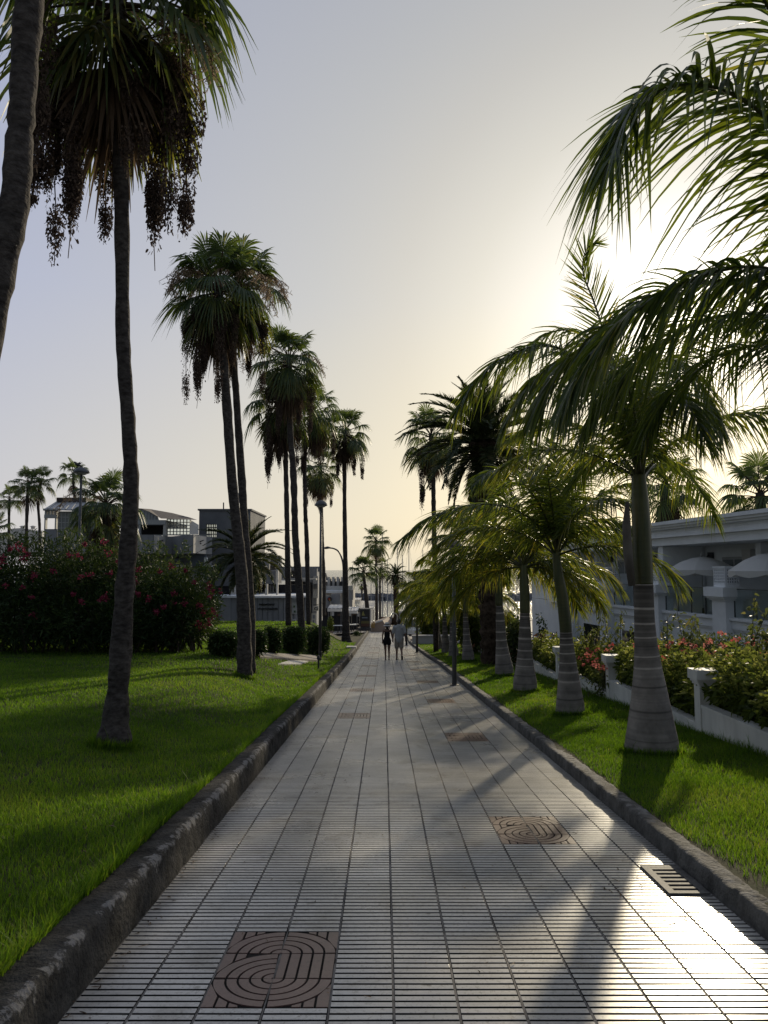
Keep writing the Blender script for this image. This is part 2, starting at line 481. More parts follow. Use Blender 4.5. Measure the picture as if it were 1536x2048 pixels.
def royal_trunk(t, pts, d, g, ring_from, rings=6):
    """pts: (px, py, half width px); below ring_from grey trunk, above it crownshaft"""
    P = np.array([at(a, b, d) for a, b, _ in pts]); r = np.array([w for *_, w in pts]) * d / F
    n = 220
    Q = spline(P, n); rr = np.interp(np.linspace(0, len(P) - 1, n), np.arange(len(P)), r)
    py = np.interp(np.linspace(0, len(P) - 1, n), np.arange(len(P)), [p[1] for p in pts])
    k = int(np.argmin(np.abs(py - ring_from)))
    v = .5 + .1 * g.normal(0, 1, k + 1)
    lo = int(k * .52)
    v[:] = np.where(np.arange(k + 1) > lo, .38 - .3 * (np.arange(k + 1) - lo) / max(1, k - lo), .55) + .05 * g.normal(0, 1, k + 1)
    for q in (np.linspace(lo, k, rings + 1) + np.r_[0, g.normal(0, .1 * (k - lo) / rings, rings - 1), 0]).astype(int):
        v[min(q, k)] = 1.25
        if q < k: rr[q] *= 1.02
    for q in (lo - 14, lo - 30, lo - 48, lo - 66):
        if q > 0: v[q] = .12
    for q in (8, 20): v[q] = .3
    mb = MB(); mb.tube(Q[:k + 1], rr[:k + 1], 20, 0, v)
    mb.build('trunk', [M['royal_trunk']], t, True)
    Q2 = Q[k:]; r2 = rr[k:] * .985
    mb = MB(); mb.tube(Q2, r2, 16, 0, np.linspace(.15, .75, len(Q2)) + .06 * g.normal(0, 1, len(Q2)))
    mb.build('crownshaft', [M['shaft']], t, True)
    return Q[-1]

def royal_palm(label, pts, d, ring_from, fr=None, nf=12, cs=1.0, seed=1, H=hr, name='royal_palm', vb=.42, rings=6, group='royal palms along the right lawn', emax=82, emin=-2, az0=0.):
    g = np.random.default_rng(seed)
    base = at(pts[0][0], pts[0][1], d)
    t = thing(name, label, 'palm tree', (base[0], base[1], float(H(base[0], base[1]))), group)
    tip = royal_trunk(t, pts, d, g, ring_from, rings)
    for i in range(nf):
        e = emax - (emax - emin) * (i + .3) / nf
        k = int(np.clip(round((84 - e) / 15.6), 0, 5))
        rz = az0 + i * 2.39996 + g.normal(0, .2)
        if e < 48 and math.cos(rz) < -.55: rz += 1.3 if math.sin(rz) < 0 else -1.3
        place('frond', ROY[2 * k + int(g.integers(0, 2))], t, tip + A3(0, 0, -.06), rz, cs * g.uniform(.9, 1.1), (g.normal(0, .06), g.normal(0, .06)))
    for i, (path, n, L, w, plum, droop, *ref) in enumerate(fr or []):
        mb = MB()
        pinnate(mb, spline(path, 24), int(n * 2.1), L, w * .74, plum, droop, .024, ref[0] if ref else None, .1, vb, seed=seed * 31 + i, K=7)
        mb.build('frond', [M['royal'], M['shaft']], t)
    return t
# ------------------------------------------------------------------ world, sun, camera
SUN_AZ, SUN_EL = R(22.2), R(17.4)     # azimuth from +Y towards +X
SDIR = A3(math.sin(SUN_AZ) * math.cos(SUN_EL), math.cos(SUN_AZ) * math.cos(SUN_EL), math.sin(SUN_EL))

def make_world():
    w = bpy.data.worlds.new('World'); S.world = w; w.use_nodes = True
    nt = w.node_tree; L = nt.links
    bg = nt.nodes['Background']
    sky = N(nt, 'ShaderNodeTexSky', sky_type='NISHITA', sun_disc=False)
    sky.sun_elevation = SUN_EL; sky.sun_rotation = SUN_AZ
    sky.air_density = 1.0; sky.dust_density = 3.0; sky.ozone_density = 1.2; sky.altitude = 20
    # dusty air: grey-blue overhead, cream towards the sun
    tc = N(nt, 'ShaderNodeTexCoord')
    nrm = N(nt, 'ShaderNodeVectorMath', operation='NORMALIZE'); L.new(tc.outputs['Generated'], nrm.inputs[0])
    dot = N(nt, 'ShaderNodeVectorMath', operation='DOT_PRODUCT'); L.new(nrm.outputs[0], dot.inputs[0]); dot.inputs[1].default_value = tuple(SDIR)
    ac = N(nt, 'ShaderNodeMath', operation='ARCCOSINE'); L.new(dot.outputs['Value'], ac.inputs[0])
    dv = N(nt, 'ShaderNodeMath', operation='DIVIDE'); L.new(ac.outputs[0], dv.inputs[0]); dv.inputs[1].default_value = math.pi
    k = 10.0
    def deg(a): return a / 180
    aur = ramp(nt, dv.outputs[0], [(deg(0), (34.0, 32.0, 27.0)), (deg(3.0), (17.0, 16.4, 14.5)), (deg(6), (9.2, 9.0, 8.4)), (deg(9.5), (7.3, 7.1, 6.4)), (deg(14.5), (6.15, 5.95, 5.2)), (deg(20), (5.5, 5.3, 4.75)),
                                  (deg(26), (5.05, 5.0, 4.8)), (deg(50), (3.95, 4.2, 5.3)), (deg(75), (3.1, 3.5, 4.2)), (deg(120), (1.9, 2.2, 2.7)), (deg(180), (1.6, 1.85, 2.3))])
    sep = N(nt, 'ShaderNodeSeparateXYZ'); L.new(nrm.outputs[0], sep.inputs[0])
    hz = ramp(nt, sep.outputs['Z'], [(0, (1.36, 1.25, 1.0)), (.05, (1.36, 1.25, 1.0)), (.17, (1.2, 1.14, .99)), (.34, (.98, .99, 1.01)), (.64, (.76, .79, .86))])
    mul = N(nt, 'ShaderNodeMix', data_type='RGBA', blend_type='MULTIPLY'); mul.inputs[0].default_value = 1
    L.new(aur, mul.inputs[6]); L.new(hz, mul.inputs[7])
    mx = N(nt, 'ShaderNodeMix', data_type='RGBA'); mx.inputs[0].default_value = .93
    L.new(sky.outputs[0], mx.inputs[6]); L.new(mul.outputs[2], mx.inputs[7])
    L.new(mx.outputs[2], bg.inputs['Color']); bg.inputs['Strength'].default_value = .1
make_world()
sd = bpy.data.lights.new('Sun', 'SUN'); sd.energy = 2.7; sd.angle = R(1.1); sd.color = (1, .86, .62)
so = bpy.data.objects.new('Sun', sd); COL.objects.link(so)
so.rotation_euler = Vector(-SDIR).to_track_quat('-Z', 'Y').to_euler()
so.location = (30, 60, 40)

cd = bpy.data.cameras.new('Camera'); cam = bpy.data.objects.new('Camera', cd); COL.objects.link(cam)
cam.location = (0, 0, EYE); cam.rotation_euler = (R(90) + PITCH, 0, 0)
cd.sensor_fit = 'VERTICAL'; cd.sensor_height = 36; cd.lens = F / 2048 * 36
cd.clip_start = .05; cd.clip_end = 60000
S.camera = cam
S.view_settings.view_transform = 'Standard'; S.view_settings.look = 'None'
S.view_settings.exposure = .25; S.view_settings.gamma = 1
S.cycles.max_bounces = 8; S.cycles.transparent_max_bounces = 8

# ------------------------------------------------------------------ ground, lawns, sea
def zground(x, y):
    z = zp(y) - .35
    z = np.where(y > 124, z - 9.0 * sst(124, 127, y), z)
    z = z - .0 * x
    return z
ys = np.concatenate([np.linspace(-60, 120, 91), np.linspace(122, 132, 11), np.linspace(140, 400, 6)])
xs = np.concatenate([np.linspace(-400, -60, 12), np.linspace(-55, 55, 45), np.linspace(60, 400, 12)])
X, Y = np.meshgrid(xs, ys, indexing='ij')
mb = MB(); mb.grid(X, Y, zground(X, Y))
struct(mb.build('ground', M['paving'], smooth=True))

# sea
m, nt, b = mat('sea')
b.inputs['Base Color'].default_value = (.03, .045, .055, 1); b.inputs['Roughness'].default_value = .18
tc = N(nt, 'ShaderNodeTexCoord'); mp = N(nt, 'ShaderNodeMapping'); mp.inputs['Scale'].default_value = (.25, .35, 1)
nt.links.new(tc.outputs['Object'], mp.inputs[0])
n1 = N(nt, 'ShaderNodeTexNoise', Scale=1.0, Detail=8, Roughness=.65); nt.links.new(mp.outputs[0], n1.inputs['Vector'])
bp = N(nt, 'ShaderNodeBump', Strength=1, Distance=1.4); nt.links.new(n1.outputs['Fac'], bp.inputs['Height']); nt.links.new(bp.outputs[0], b.inputs['Normal'])
M['sea'] = m
SEA = -10.2
mb = MB(); mb.add([[-30000, 100, SEA], [30000, 100, SEA], [30000, 45000, SEA], [-30000, 45000, SEA]], [[0, 1, 2, 3]])
struct(mb.build('sea', m))

# lawns
ys = np.concatenate([np.linspace(-8, 30, 153), np.linspace(30.5, 63, 66)])
xs = np.concatenate([np.linspace(-40, -8, 33), np.linspace(-7.8, -1.6, 50)])
X, Y = np.meshgrid(xs, ys, indexing='ij')
mb = MB(); mb.grid(X, Y, hl(X, Y))
struct(mb.build('lawn', M['lawn_bed'], smooth=True))
ys = np.linspace(-8, 46.9, 200); u = np.linspace(0, 1, 16)
Y, U = np.meshgrid(ys, u, indexing='ij')
X = (xr(Y) + .1) + U * (4.55 - xr(Y) - .1)
mb = MB(); mb.grid(X.T, Y.T, hr(X, Y).T)
struct(mb.build('lawn', M['lawn_bed'], smooth=True))
X, Y = np.meshgrid(np.linspace(4.74, 40, 20), np.linspace(-8, 62, 60), indexing='ij')
mb = MB(); mb.grid(X, Y, zp(Y) + .3)
struct(mb.build('garden_soil', M['soil'], smooth=True))

# grass: blades, denser and finer near the path's near end
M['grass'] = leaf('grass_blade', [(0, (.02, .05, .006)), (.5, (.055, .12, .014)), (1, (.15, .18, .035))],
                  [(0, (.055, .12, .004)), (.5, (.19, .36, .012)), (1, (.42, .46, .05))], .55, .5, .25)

def blades(n, x, y, H, h, w, g, clump=.5):
    z = H(x, y)
    nz = np.sin(x * 3.1 + 1.7 * np.sin(y * 2.3)) * np.sin(y * 2.7 + 1.3 * np.sin(x * 1.9)) * .5 + .5
    h = h * (.55 + .7 * nz * clump + g.uniform(0, .5, n)) * (1 + 1.1 * (g.random(n) < .02))
    a = g.uniform(0, 2 * math.pi, n); le = g.uniform(.15, .75, n)
    dx, dy = np.cos(a) * le * h, np.sin(a) * le * h
    u = np.array([0, .55, 1])
    C = np.stack([x[:, None] + dx[:, None] * u ** 1.8, y[:, None] + dy[:, None] * u ** 1.8, z[:, None] - .005 + h[:, None] * (u - .18 * u ** 2 * le[:, None])], -1)
    b_ = a + math.pi / 2 + g.normal(0, .6, n)
    W = np.stack([np.cos(b_), np.sin(b_), 0 * b_], -1)[:, None] * (w * g.uniform(.6, 1.3, n))[:, None, None] * np.array([.5, .42, .04])[None, :, None]
    n2 = np.sin(x * .9 + 2) * np.sin(y * .7 + .5 * np.sin(x)) * .5 + .5
    n3 = np.sin(x * 2.7 + np.sin(y * 3.1)) * np.sin(y * 3.7 + 1.1 * np.sin(x * 2.2))
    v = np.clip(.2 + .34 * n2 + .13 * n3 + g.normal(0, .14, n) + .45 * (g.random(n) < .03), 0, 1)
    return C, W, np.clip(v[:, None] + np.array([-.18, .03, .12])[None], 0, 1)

def grass_left():
    mb = MB(); g = np.random.default_rng(11)
    for y0, y1, dens, h, w in [(1.8, 4.5, 8000, .06, .0036), (4.5, 7, 5500, .058, .0043), (7, 11, 3000, .056, .0055), (11, 17, 1400, .055, .008), (17, 27, 560, .055, .013), (27, 46, 150, .055, .026)]:
        xm = -1.68; xe0 = -(.62 * y1 + 1.0)
        xe0 = max(xe0, -20)
        n = int(dens * (y1 - y0) * (xm - xe0))
        x = g.uniform(xe0, xm, n); y = g.uniform(y0, y1, n)
        k = (x > -(.60 * y + .9))
        x, y = x[k], y[k]
        mb.strips(*blades(len(x), x, y, hl, h, w, g)[:2], 0, .5) if 0 else None
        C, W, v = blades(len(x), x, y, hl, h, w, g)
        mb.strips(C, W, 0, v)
    for bx, by, w_ in [(228, 1495, 38), (490, 1355, 16)]:
        c = hit(bx, by, hl); n = 900; a = g.uniform(0, 6.283, n); r_ = w_ * c[1] / F + abs(g.normal(0, .04, n)) - .01
        C, W, v = blades(n, c[0] + r_ * np.cos(a), c[1] + r_ * np.sin(a), hl, .1, .008, g, 1.2); mb.strips(C, W, 0, v)
    n = 9000; y = 2.2 + 26 * g.random(n) ** 1.8; x = -1.69 - abs(g.normal(0, .03, n)) + .02
    C, W, v = blades(n, x, y, hl, .1, .0055, g, 1.2); mb.strips(C, W, 0, v)
    o = mb.build('grass', M['grass'])
    tag(o, 'green grass covering the broad lawn on the left of the path', 'grass', kind='stuff')

def grass_right():
    mb = MB(); g = np.random.default_rng(12)
    for y0, y1, dens, h, w in [(2.2, 5, 7000, .046, .0036), (5, 8, 5200, .046, .0042), (8, 13, 3200, .048, .0055), (13, 20, 1100, .052, .010), (20, 32, 520, .05, .016), (32, 46.5, 220, .05, .025)]:
        n = int(dens * (y1 - y0) * 2.4)
        y = g.uniform(y0, y1, n); e = xr(y) + .19
        x = e + (4.5 - e) * g.random(n)
        # worn patch by the drain and thin grass at the kerb
        wear = np.exp(-((y - 5.0) / .9) ** 2) * np.exp(-(x - e) / .22) * (.75 + .25 * np.sin(x * 37) * np.sin(y * 29)) + .4 * np.exp(-(x - e) / (.03 + .06 * (1 + np.sin(y * 1.7))))
        k = g.random(n) > wear
        x, y = x[k], y[k]
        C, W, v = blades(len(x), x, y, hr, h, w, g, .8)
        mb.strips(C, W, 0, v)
    for bx, by in [(1303, 1506), (1140, 1430), (1050, 1383), (1008, 1352), (985, 1332), (937, 1323)]:
        c = hit(bx, by, hr); w_ = {1303: 54, 1140: 31, 1050: 25, 1008: 19, 985: 26, 937: 13}[bx] * c[1] / F
        n = 1100; a = g.uniform(0, 6.283, n); r_ = w_ + abs(g.normal(0, .035, n)) - .015
        x, y = c[0] + r_ * np.cos(a), c[1] + r_ * np.sin(a)
        C, W, v = blades(n, x, y, hr, .085, .005 + .0004 * c[1], g, 1.2); mb.strips(C, W, 0, v)
    n = 5000; y = 3 + 40 * g.random(n) ** 1.5; x = 4.52 - abs(g.normal(0, .03, n))
    C, W, v = blades(n, x, y, hr, .08, .006, g, 1.2); mb.strips(C, W, 0, v)
    o = mb.build('grass', M['grass'])
    tag(o, 'green grass of the narrow strip between the right kerb and the white garden wall', 'grass', kind='stuff')
grass_left(); grass_right()

# ------------------------------------------------------------------ the tiled path
def tile_mat(name, c0, c1, r0, r1):
    m, nt, b = mat(name)
    tc = N(nt, 'ShaderNodeTexCoord')
    n = N(nt, 'ShaderNodeTexNoise', Scale=1.1, Detail=8, Roughness=.65); nt.links.new(tc.outputs['Object'], n.inputs['Vector'])
    col = ramp(nt, n.outputs['Fac'], [(.3, c0), (.7, c1)])
    a = N(nt, 'ShaderNodeAttribute', attribute_name='var')
    g = ramp(nt, a.outputs['Fac'], [(0, (.62, .61, .6)), (1, (1.12, 1.11, 1.1))])
    mx = N(nt, 'ShaderNodeMix', data_type='RGBA', blend_type='MULTIPLY'); mx.inputs[0].default_value = 1
    nt.links.new(col, mx.inputs[6]); nt.links.new(g, mx.inputs[7])
    # fine specks of dirt
    n2 = N(nt, 'ShaderNodeTexNoise', Scale=55, Detail=4, Roughness=.7); nt.links.new(tc.outputs['Object'], n2.inputs['Vector'])
    sp = ramp(nt, n2.outputs['Fac'], [(.36, (.55, .53, .5)), (.46, (1, 1, 1))])
    mx2 = N(nt, 'ShaderNodeMix', data_type='RGBA', blend_type='MULTIPLY'); mx2.inputs[0].default_value = .8
    nt.links.new(mx.outputs[2], mx2.inputs[6]); nt.links.new(sp, mx2.inputs[7])
    n4 = N(nt, 'ShaderNodeTexNoise', Scale=2.3, Detail=7, Roughness=.7, Distortion=.6); nt.links.new(tc.outputs['Object'], n4.inputs['Vector'])
    st_ = ramp(nt, n4.outputs['Fac'], [(.34, (.6, .58, .55)), (.47, (.97, .97, .97)), (.6, (1, 1, 1)), (.72, (1.12, 1.11, 1.08))])
    n5 = N(nt, 'ShaderNodeTexNoise', Scale=7.5, Detail=2, Roughness=.5); nt.links.new(tc.outputs['Object'], n5.inputs['Vector'])
    sp2 = ramp(nt, n5.outputs['Fac'], [(.24, (.42, .4, .38)), (.27, (1, 1, 1))])
    mx3 = N(nt, 'ShaderNodeMix', data_type='RGBA', blend_type='MULTIPLY'); mx3.inputs[0].default_value = .8
    nt.links.new(mx2.outputs[2], mx3.inputs[6]); nt.links.new(st_, mx3.inputs[7])
    mx4 = N(nt, 'ShaderNodeMix', data_type='RGBA', blend_type='MULTIPLY'); mx4.inputs[0].default_value = .8
    nt.links.new(mx3.outputs[2], mx4.inputs[6]); nt.links.new(sp2, mx4.inputs[7])
    nt.links.new(mx4.outputs[2], b.inputs['Base Color'])
    n3 = N(nt, 'ShaderNodeTexNoise', Scale=.9, Detail=5, Roughness=.6); nt.links.new(tc.outputs['Object'], n3.inputs['Vector'])
    rr = N(nt, 'ShaderNodeMapRange'); nt.links.new(n3.outputs['Fac'], rr.inputs[0])
    rr.inputs[1].default_value = .3; rr.inputs[2].default_value = .7; rr.inputs[3].default_value = r0; rr.inputs[4].default_value = r1
    nt.links.new(rr.outputs[0], b.inputs['Roughness'])
    bp = N(nt, 'ShaderNodeBump', Strength=.25, Distance=.002); nt.links.new(n2.outputs['Fac'], bp.inputs['Height'])
    nt.links.new(bp.outputs[0], b.inputs['Normal']); b.inputs['Specular IOR Level'].default_value = .75
    return m
M['tile'] = tile_mat('path_tile', (.43, .415, .385), (.6, .58, .545), .24, .37)
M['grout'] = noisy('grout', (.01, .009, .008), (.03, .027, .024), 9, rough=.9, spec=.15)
M['joint'] = noisy('joint', (.09, .083, .075), (.2, .185, .17), 14, rough=.8, spec=.2)
M['decor'] = tile_mat('brown_tile', (.125, .066, .055), (.185, .11, .092), .3, .45)
T = .298; TD = .28
DECOR = []                        # (first column, first row)
row_of = lambda y: int(round(y / TD))
for k in range(9):
    if k != 1: DECOR.append((2, row_of(3.64 + 5.0 * k)))
    DECOR.append((8, row_of(6.19 + 5.03 * k)))

def path():
    g = np.random.default_rng(5)
    mb = MB()
    ys = np.linspace(-4, 74, 300)
    for x0, x1 in ((0, 1),):
        e = xr(ys)
        V = np.concatenate([np.c_[np.full(300, XL - .1), ys, zp(ys) - .007], np.c_[e + .05, ys, zp(ys) - .007]])
        mb.add(V, [[i, 300 + i, 301 + i, i + 1] for i in range(299)], 0)
    used = set()
    for c, r_ in DECOR:
        for i in range(2):
            for j in range(3): used.add((c + i, r_ + j))
    A, B = [], []      # slat rectangles
    va = []
    for r_ in range(-6, int(74 / TD)):
        y0 = r_ * TD - .03
        ns = 5 if y0 < 60 else 1
        for c in range(12):
            if (c, r_) in used: continue
            x0 = XL + c * T; x1 = x0 + T
            lim = float(xr(y0 + TD / 2))
            if x0 > lim - .03: continue
            x1 = min(x1, lim)
            tv = .58 + g.normal(0, .11) - .3 * (g.random() < .03)
            tl = g.normal(0, .0004)
            for s_ in range(ns):
                p = TD / ns
                gp = .0162 if s_ else .0182
                a = y0 + s_ * p + gp * .5; b_ = y0 + (s_ + 1) * p - .0162 * .5
                A.append([x0 + .007, x1 - .007, a, b_]); B.append(tl + g.normal(0, .0002)); va.append(tv + g.normal(0, .05))
    A = np.array(A); B = np.array(B); va = np.array(va); n = len(A)
    x0, x1, a, b_ = A.T
    za, zb = zp(a), zp(b_)
    ch = .0008
    top = np.stack([np.c_[x0 + ch, a + ch, za + B], np.c_[x1 - ch, a + ch, za - B], np.c_[x1 - ch, b_ - ch, zb - B], np.c_[x0 + ch, b_ - ch, zb + B]], 1)
    mid = np.stack([np.c_[x0, a, za - ch], np.c_[x1, a, za - ch], np.c_[x1, b_, zb - ch], np.c_[x0, b_, zb - ch]], 1)
    bot = mid.copy(); bot[..., 2] -= .012
    V = np.concatenate([top, mid, bot], 1).reshape(-1, 3)
    k = np.arange(n)[:, None] * 12
    Q = [k + np.array([[0, 1, 2, 3]])]
    for o_ in (0, 4):
        for i in range(4):
            j = (i + 1) % 4
            Q.append(k + np.array([[o_ + 4 + i, o_ + 4 + j, o_ + j, o_ + i]]))
    mb.add(V, np.concatenate(Q[:5]), 1, np.repeat(va, 12))
    mb.Fc.append((np.concatenate(Q[5:]) + mb.n - len(V), 4))   # slat sides in dark grout: the grooves' shade is put into the colour
    # lengthwise joints, a paler mortar bead in the gap
    for c in range(13):
        x = XL + c * T
        yy = np.linspace(-2, 74, 600)
        yy = yy[xr(yy) > x - .01]
        w = .0052 + .0012 * np.sin(yy * 9 + c) + .001 * g.normal(0, 1, len(yy))
        ox = .0015 * np.sin(yy * 3.3 + c * 2)
        P = np.c_[x + ox, yy, zp(yy) - .003 + .0015 * g.normal(0, 1, len(yy))]
        mb.strips(P[None], np.c_[w, 0 * w, 0 * w][None], 3, .5)
    # brown tiles with a double-spiral relief
    bands = [(.03, .16), (.2, .36), (.4, .56), (.6, .76), (.8, .975)]
    for c, r_ in DECOR:
        X0 = XL + c * T; Y0 = r_ * TD - .03
        cx = X0 + T
        # the pattern as drawn seen walking this way: far row = 'top'
        def P3(u, v):                # u in tile widths from the centre seam, v in tile depths from the near edge
            x = cx + u * T; y = Y0 + v * TD
            return np.stack([x, y, zp(y) + .0005], -1)
        mb.add(np.concatenate([P3(np.array([-1., 1., 1., -1.]), np.array([0., 0., 3., 3.])) - A3(0, 0, .006)]), [[0, 1, 2, 3]], 4, .1)
        def slab(outline_u, outline_v, var):
            t_ = P3(np.array(outline_u), np.array(outline_v)); n_ = len(t_)
            lo = t_ - A3(0, 0, .007)
            mb.add(np.concatenate([t_, lo]), [[i, n_ + i, n_ + (i + 1) % n_, (i + 1) % n_] for i in range(n_)], 2, var)
            b0 = mb.n - 2 * n_
            mb.Fc.append((np.array([[b0 + i for i in range(n_)]]), 2))
        def ring(cu, cv, r0, r1, a0, a1, var):
            m_ = 14
            th = np.linspace(R(a0), R(a1), m_)
            for i in range(m_ - 1):
                t0, t1 = th[i], th[i + 1]
                slab([cu + r0 * math.cos(t0), cu + r1 * math.cos(t0), cu + r1 * math.cos(t1), cu + r0 * math.cos(t1)],
                     [cv + r0 * math.sin(t0), cv + r1 * math.sin(t0), cv + r1 * math.sin(t1), cv + r0 * math.sin(t1)], var)
        q = lambda: .55 + g.normal(0, .05)
        q1, q2, q3, q4, q5, q6 = [q() for _ in range(6)]
        e_ = 1.2
        for a0, a1 in bands:
            ring(0, 2, a0, a1, e_ * 2, 90 - e_ * 2, q1); ring(0, 2, a0, a1, 90 + e_ * 2, 180 - e_ * 2, q2)      # far row
            ring(0, 1, a0, a1, 90 + e_ * 2, 180 - e_ * 2, q3)                                                   # middle row, left
            slab([a0, a1, a1, a0], [1.02, 1.02, 1.98, 1.98], q4)                                                # middle row, right
            ring(0, 1, a0, a1, 180 + e_ * 2, 270 - e_ * 2, q5); ring(0, 1, a0, a1, 270 + e_ * 2, 360 - e_ * 2, q6)
        for su in (-1, 1):
            for a0, a1 in [(.42, .56), (.6, .76), (.8, .985)]:
                f = lambda r: math.sqrt(max(0, 1 - r * r)) + .03
                if f(a0) < .97:
                    if not (su > 0): slab([su * a0, su * a1, su * a1, su * a0], [2 + f(a0), 2 + f(a1), 2.985, 2.985], q2)
                    else: slab([su * a0, su * a1, su * a1, su * a0], [2 + f(a0), 2 + f(a1), 2.985, 2.985], q1)
                    slab([su * a0, su * a1, su * a1, su * a0], [.015, .015, 1 - f(a1), 1 - f(a0)], q5)
        for a0, a1 in [(.6, .76), (.8, .985)]:
            f = lambda r: math.sqrt(max(0, 1 - r * r)) + .03
            slab([-a0, -a1, -a1, -a0], [1 + f(a0), 1 + f(a1), 1.98, 1.98], q3)
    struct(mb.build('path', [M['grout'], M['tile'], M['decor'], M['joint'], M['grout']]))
path()

# ------------------------------------------------------------------ kerbs
m = noisy('kerb_stone', (.02, .019, .018), (.062, .059, .055), 7, detail=10, rough=.9, bump=1, bscale=38, spec=.15, bdist=.02)
M['kerb'] = m
def lime(m, amount):
    """pale lime bloom and lichen in ragged patches along the outer edge (attribute var)"""
    nt = m.node_tree; b = nt.nodes['Principled BSDF']
    old = b.inputs['Base Color'].links[0].from_socket
    a = N(nt, 'ShaderNodeAttribute', attribute_name='var')
    tc = N(nt, 'ShaderNodeTexCoord')
    n = N(nt, 'ShaderNodeTexNoise', Scale=9, Detail=9, Roughness=.75); nt.links.new(tc.outputs['Object'], n.inputs['Vector'])
    n0 = N(nt, 'ShaderNodeTexNoise', Scale=1.3, Detail=2); nt.links.new(tc.outputs['Object'], n0.inputs['Vector'])
    mu = N(nt, 'ShaderNodeMath', operation='MULTIPLY_ADD'); nt.links.new(a.outputs['Fac'], mu.inputs[0]); mu.inputs[1].default_value = .28; nt.links.new(n.outputs['Fac'], mu.inputs[2])
    mu2 = N(nt, 'ShaderNodeMath', operation='MULTIPLY_ADD'); nt.links.new(n0.outputs['Fac'], mu2.inputs[0]); mu2.inputs[1].default_value = .35; nt.links.new(mu.outputs[0], mu2.inputs[2])
    f = ramp(nt, mu2.outputs[0], [(.93, (0, 0, 0)), (1.06, (amount,) * 3)])
    mx = N(nt, 'ShaderNodeMix', data_type='RGBA'); nt.links.new(f, mx.inputs[0]); nt.links.new(old, mx.inputs[6]); mx.inputs[7].default_value = (.34, .33, .32, 1)
    nt.links.new(mx.outputs[2], b.inputs['Base Color'])
lime(m, .5)

def kerb(prof, xf, y0, y1, step, amp, jd=.09, zf=zp):
    """prof: (dx, dz, lime) across; displaced like rough cast stone"""
    ys = []; y = y0
    while y < y1:
        ys.append(y); y += step * (1 if y < 12 else (2 if y < 25 else 4))
    ys.append(y1); ys = np.array(ys)
    n, k = len(ys), len(prof)
    dx, dz, lv = np.array(prof).T
    X = xf(ys)[:, None] + dx[None]; Y = ys[:, None] + 0 * dx[None]; Z = zf(ys)[:, None] + dz[None]
    V = np.stack([X, Y, Z], -1).reshape(-1, 3)
    out = np.empty_like(V)
    cz = np.repeat(np.abs((Y[:, 0] + .37) / 1.02 % 1 - .5) > .487, k)
    mid_ = np.stack([X.mean(1), Y[:, 0], Z.mean(1)], -1).repeat(k, 0)
    for i, p in enumerate(V):
        q = Vector(p)
        if cz[i]: p = p + (mid_[i] - p) * jd
        d = mnoise.noise_vector(q * 5) * amp + mnoise.noise_vector(q * 16) * (amp * .6) + mnoise.noise_vector(q * 40) * (amp * .3)
        out[i] = p + np.array(d)
    out = out.reshape(n, k, 3)
    mb = MB(); mb.grid(out[..., 0], out[..., 1], out[..., 2], 0, np.tile(lv, n) * 1.0)
    for s_ in (0, n - 1): mb.add(out[s_], [list(range(k))], 0, 0)
    return mb

prof = []
for t in np.linspace(0, 1, 9): prof.append((-.0 - .03 * t, -.02 + .215 * t, .1 + .7 * t ** 3))
prof += [(-.038, .213, 1), (-.052, .226, 1), (-.075, .232, .9)]
for t in np.linspace(.2, 1, 6): prof.append((-.06 - .17 * t, .236 - .012 * t, .75 * (1 - t)))
prof += [(-.245, .2, 0), (-.25, .05, 0)]
mb = kerb(prof, lambda y: np.full_like(y, XL), .9, 73.5, .025, .011, .035)
tag(mb.build('kerb_wall', M['kerb'], smooth=True), 'low rough dark stone wall holding up the left lawn along the path', 'wall')
prof = []
for t in np.linspace(0, 1, 5): prof.append((.015 * t, -.03 + .14 * t, .2 * t))
prof += [(.025, .122, .8)] + [(.03 + .13 * t, .128 - .012 * t, .9) for t in np.linspace(.1, 1, 6)] + [(.18, .05, 0)]
M['kerb2'] = noisy('kerb_block', (.05, .047, .043), (.13, .125, .115), 6, detail=10, rough=.85, bump=1, bscale=38, spec=.2, bdist=.015)
lime(M['kerb2'], .4)
mb = kerb(prof, xr, .9, 73.5, .025, .011)
struct(mb.build('kerb', M['kerb2'], smooth=True))

# ------------------------------------------------------------------ breakwater and far headland
M['rock'] = noisy('rock', (.05, .055, .065), (.12, .125, .135), .35, rough=.95, bump=.6, bscale=1.2)
g = np.random.default_rng(21)
n = 240
xs = np.linspace(-40, 120, n)
prof = [(-6, -1.2), (-4, .2), (-2.2, 1.6), (0, 2.5), (2, 2.4), (5, .4), (8, -1.2)]
V = np.array([[[x + g.normal(0, .4), 300 + dy + g.normal(0, .7), SEA + dz + (g.normal(0, .28) if dz > 0 else 0)] for dy, dz in prof] for x in xs])
mb = MB(); mb.grid(V[..., 0], V[..., 1], V[..., 2]); o = mb.build('breakwater', M['rock'])
tag(o, 'long dark rock breakwater closing the harbour below the sea horizon', 'breakwater')
xs = np.linspace(-160, -66, 60)
V = np.array([[[x, 900 + dy, SEA + dz * (3.0 + 5.5 * np.exp(-((x + 72) / 9) ** 2) + g.normal(0, .35)) * float(sst(-66, -69, -(-x)) if x > -69 else 1)] for dy, dz in [(-12, -.2), (-4, .8), (0, 1), (6, .9), (14, -.2)]] for x in xs])
mb = MB(); mb.grid(V[..., 0], V[..., 1], V[..., 2]); struct(mb.build('headland', M['rock']))
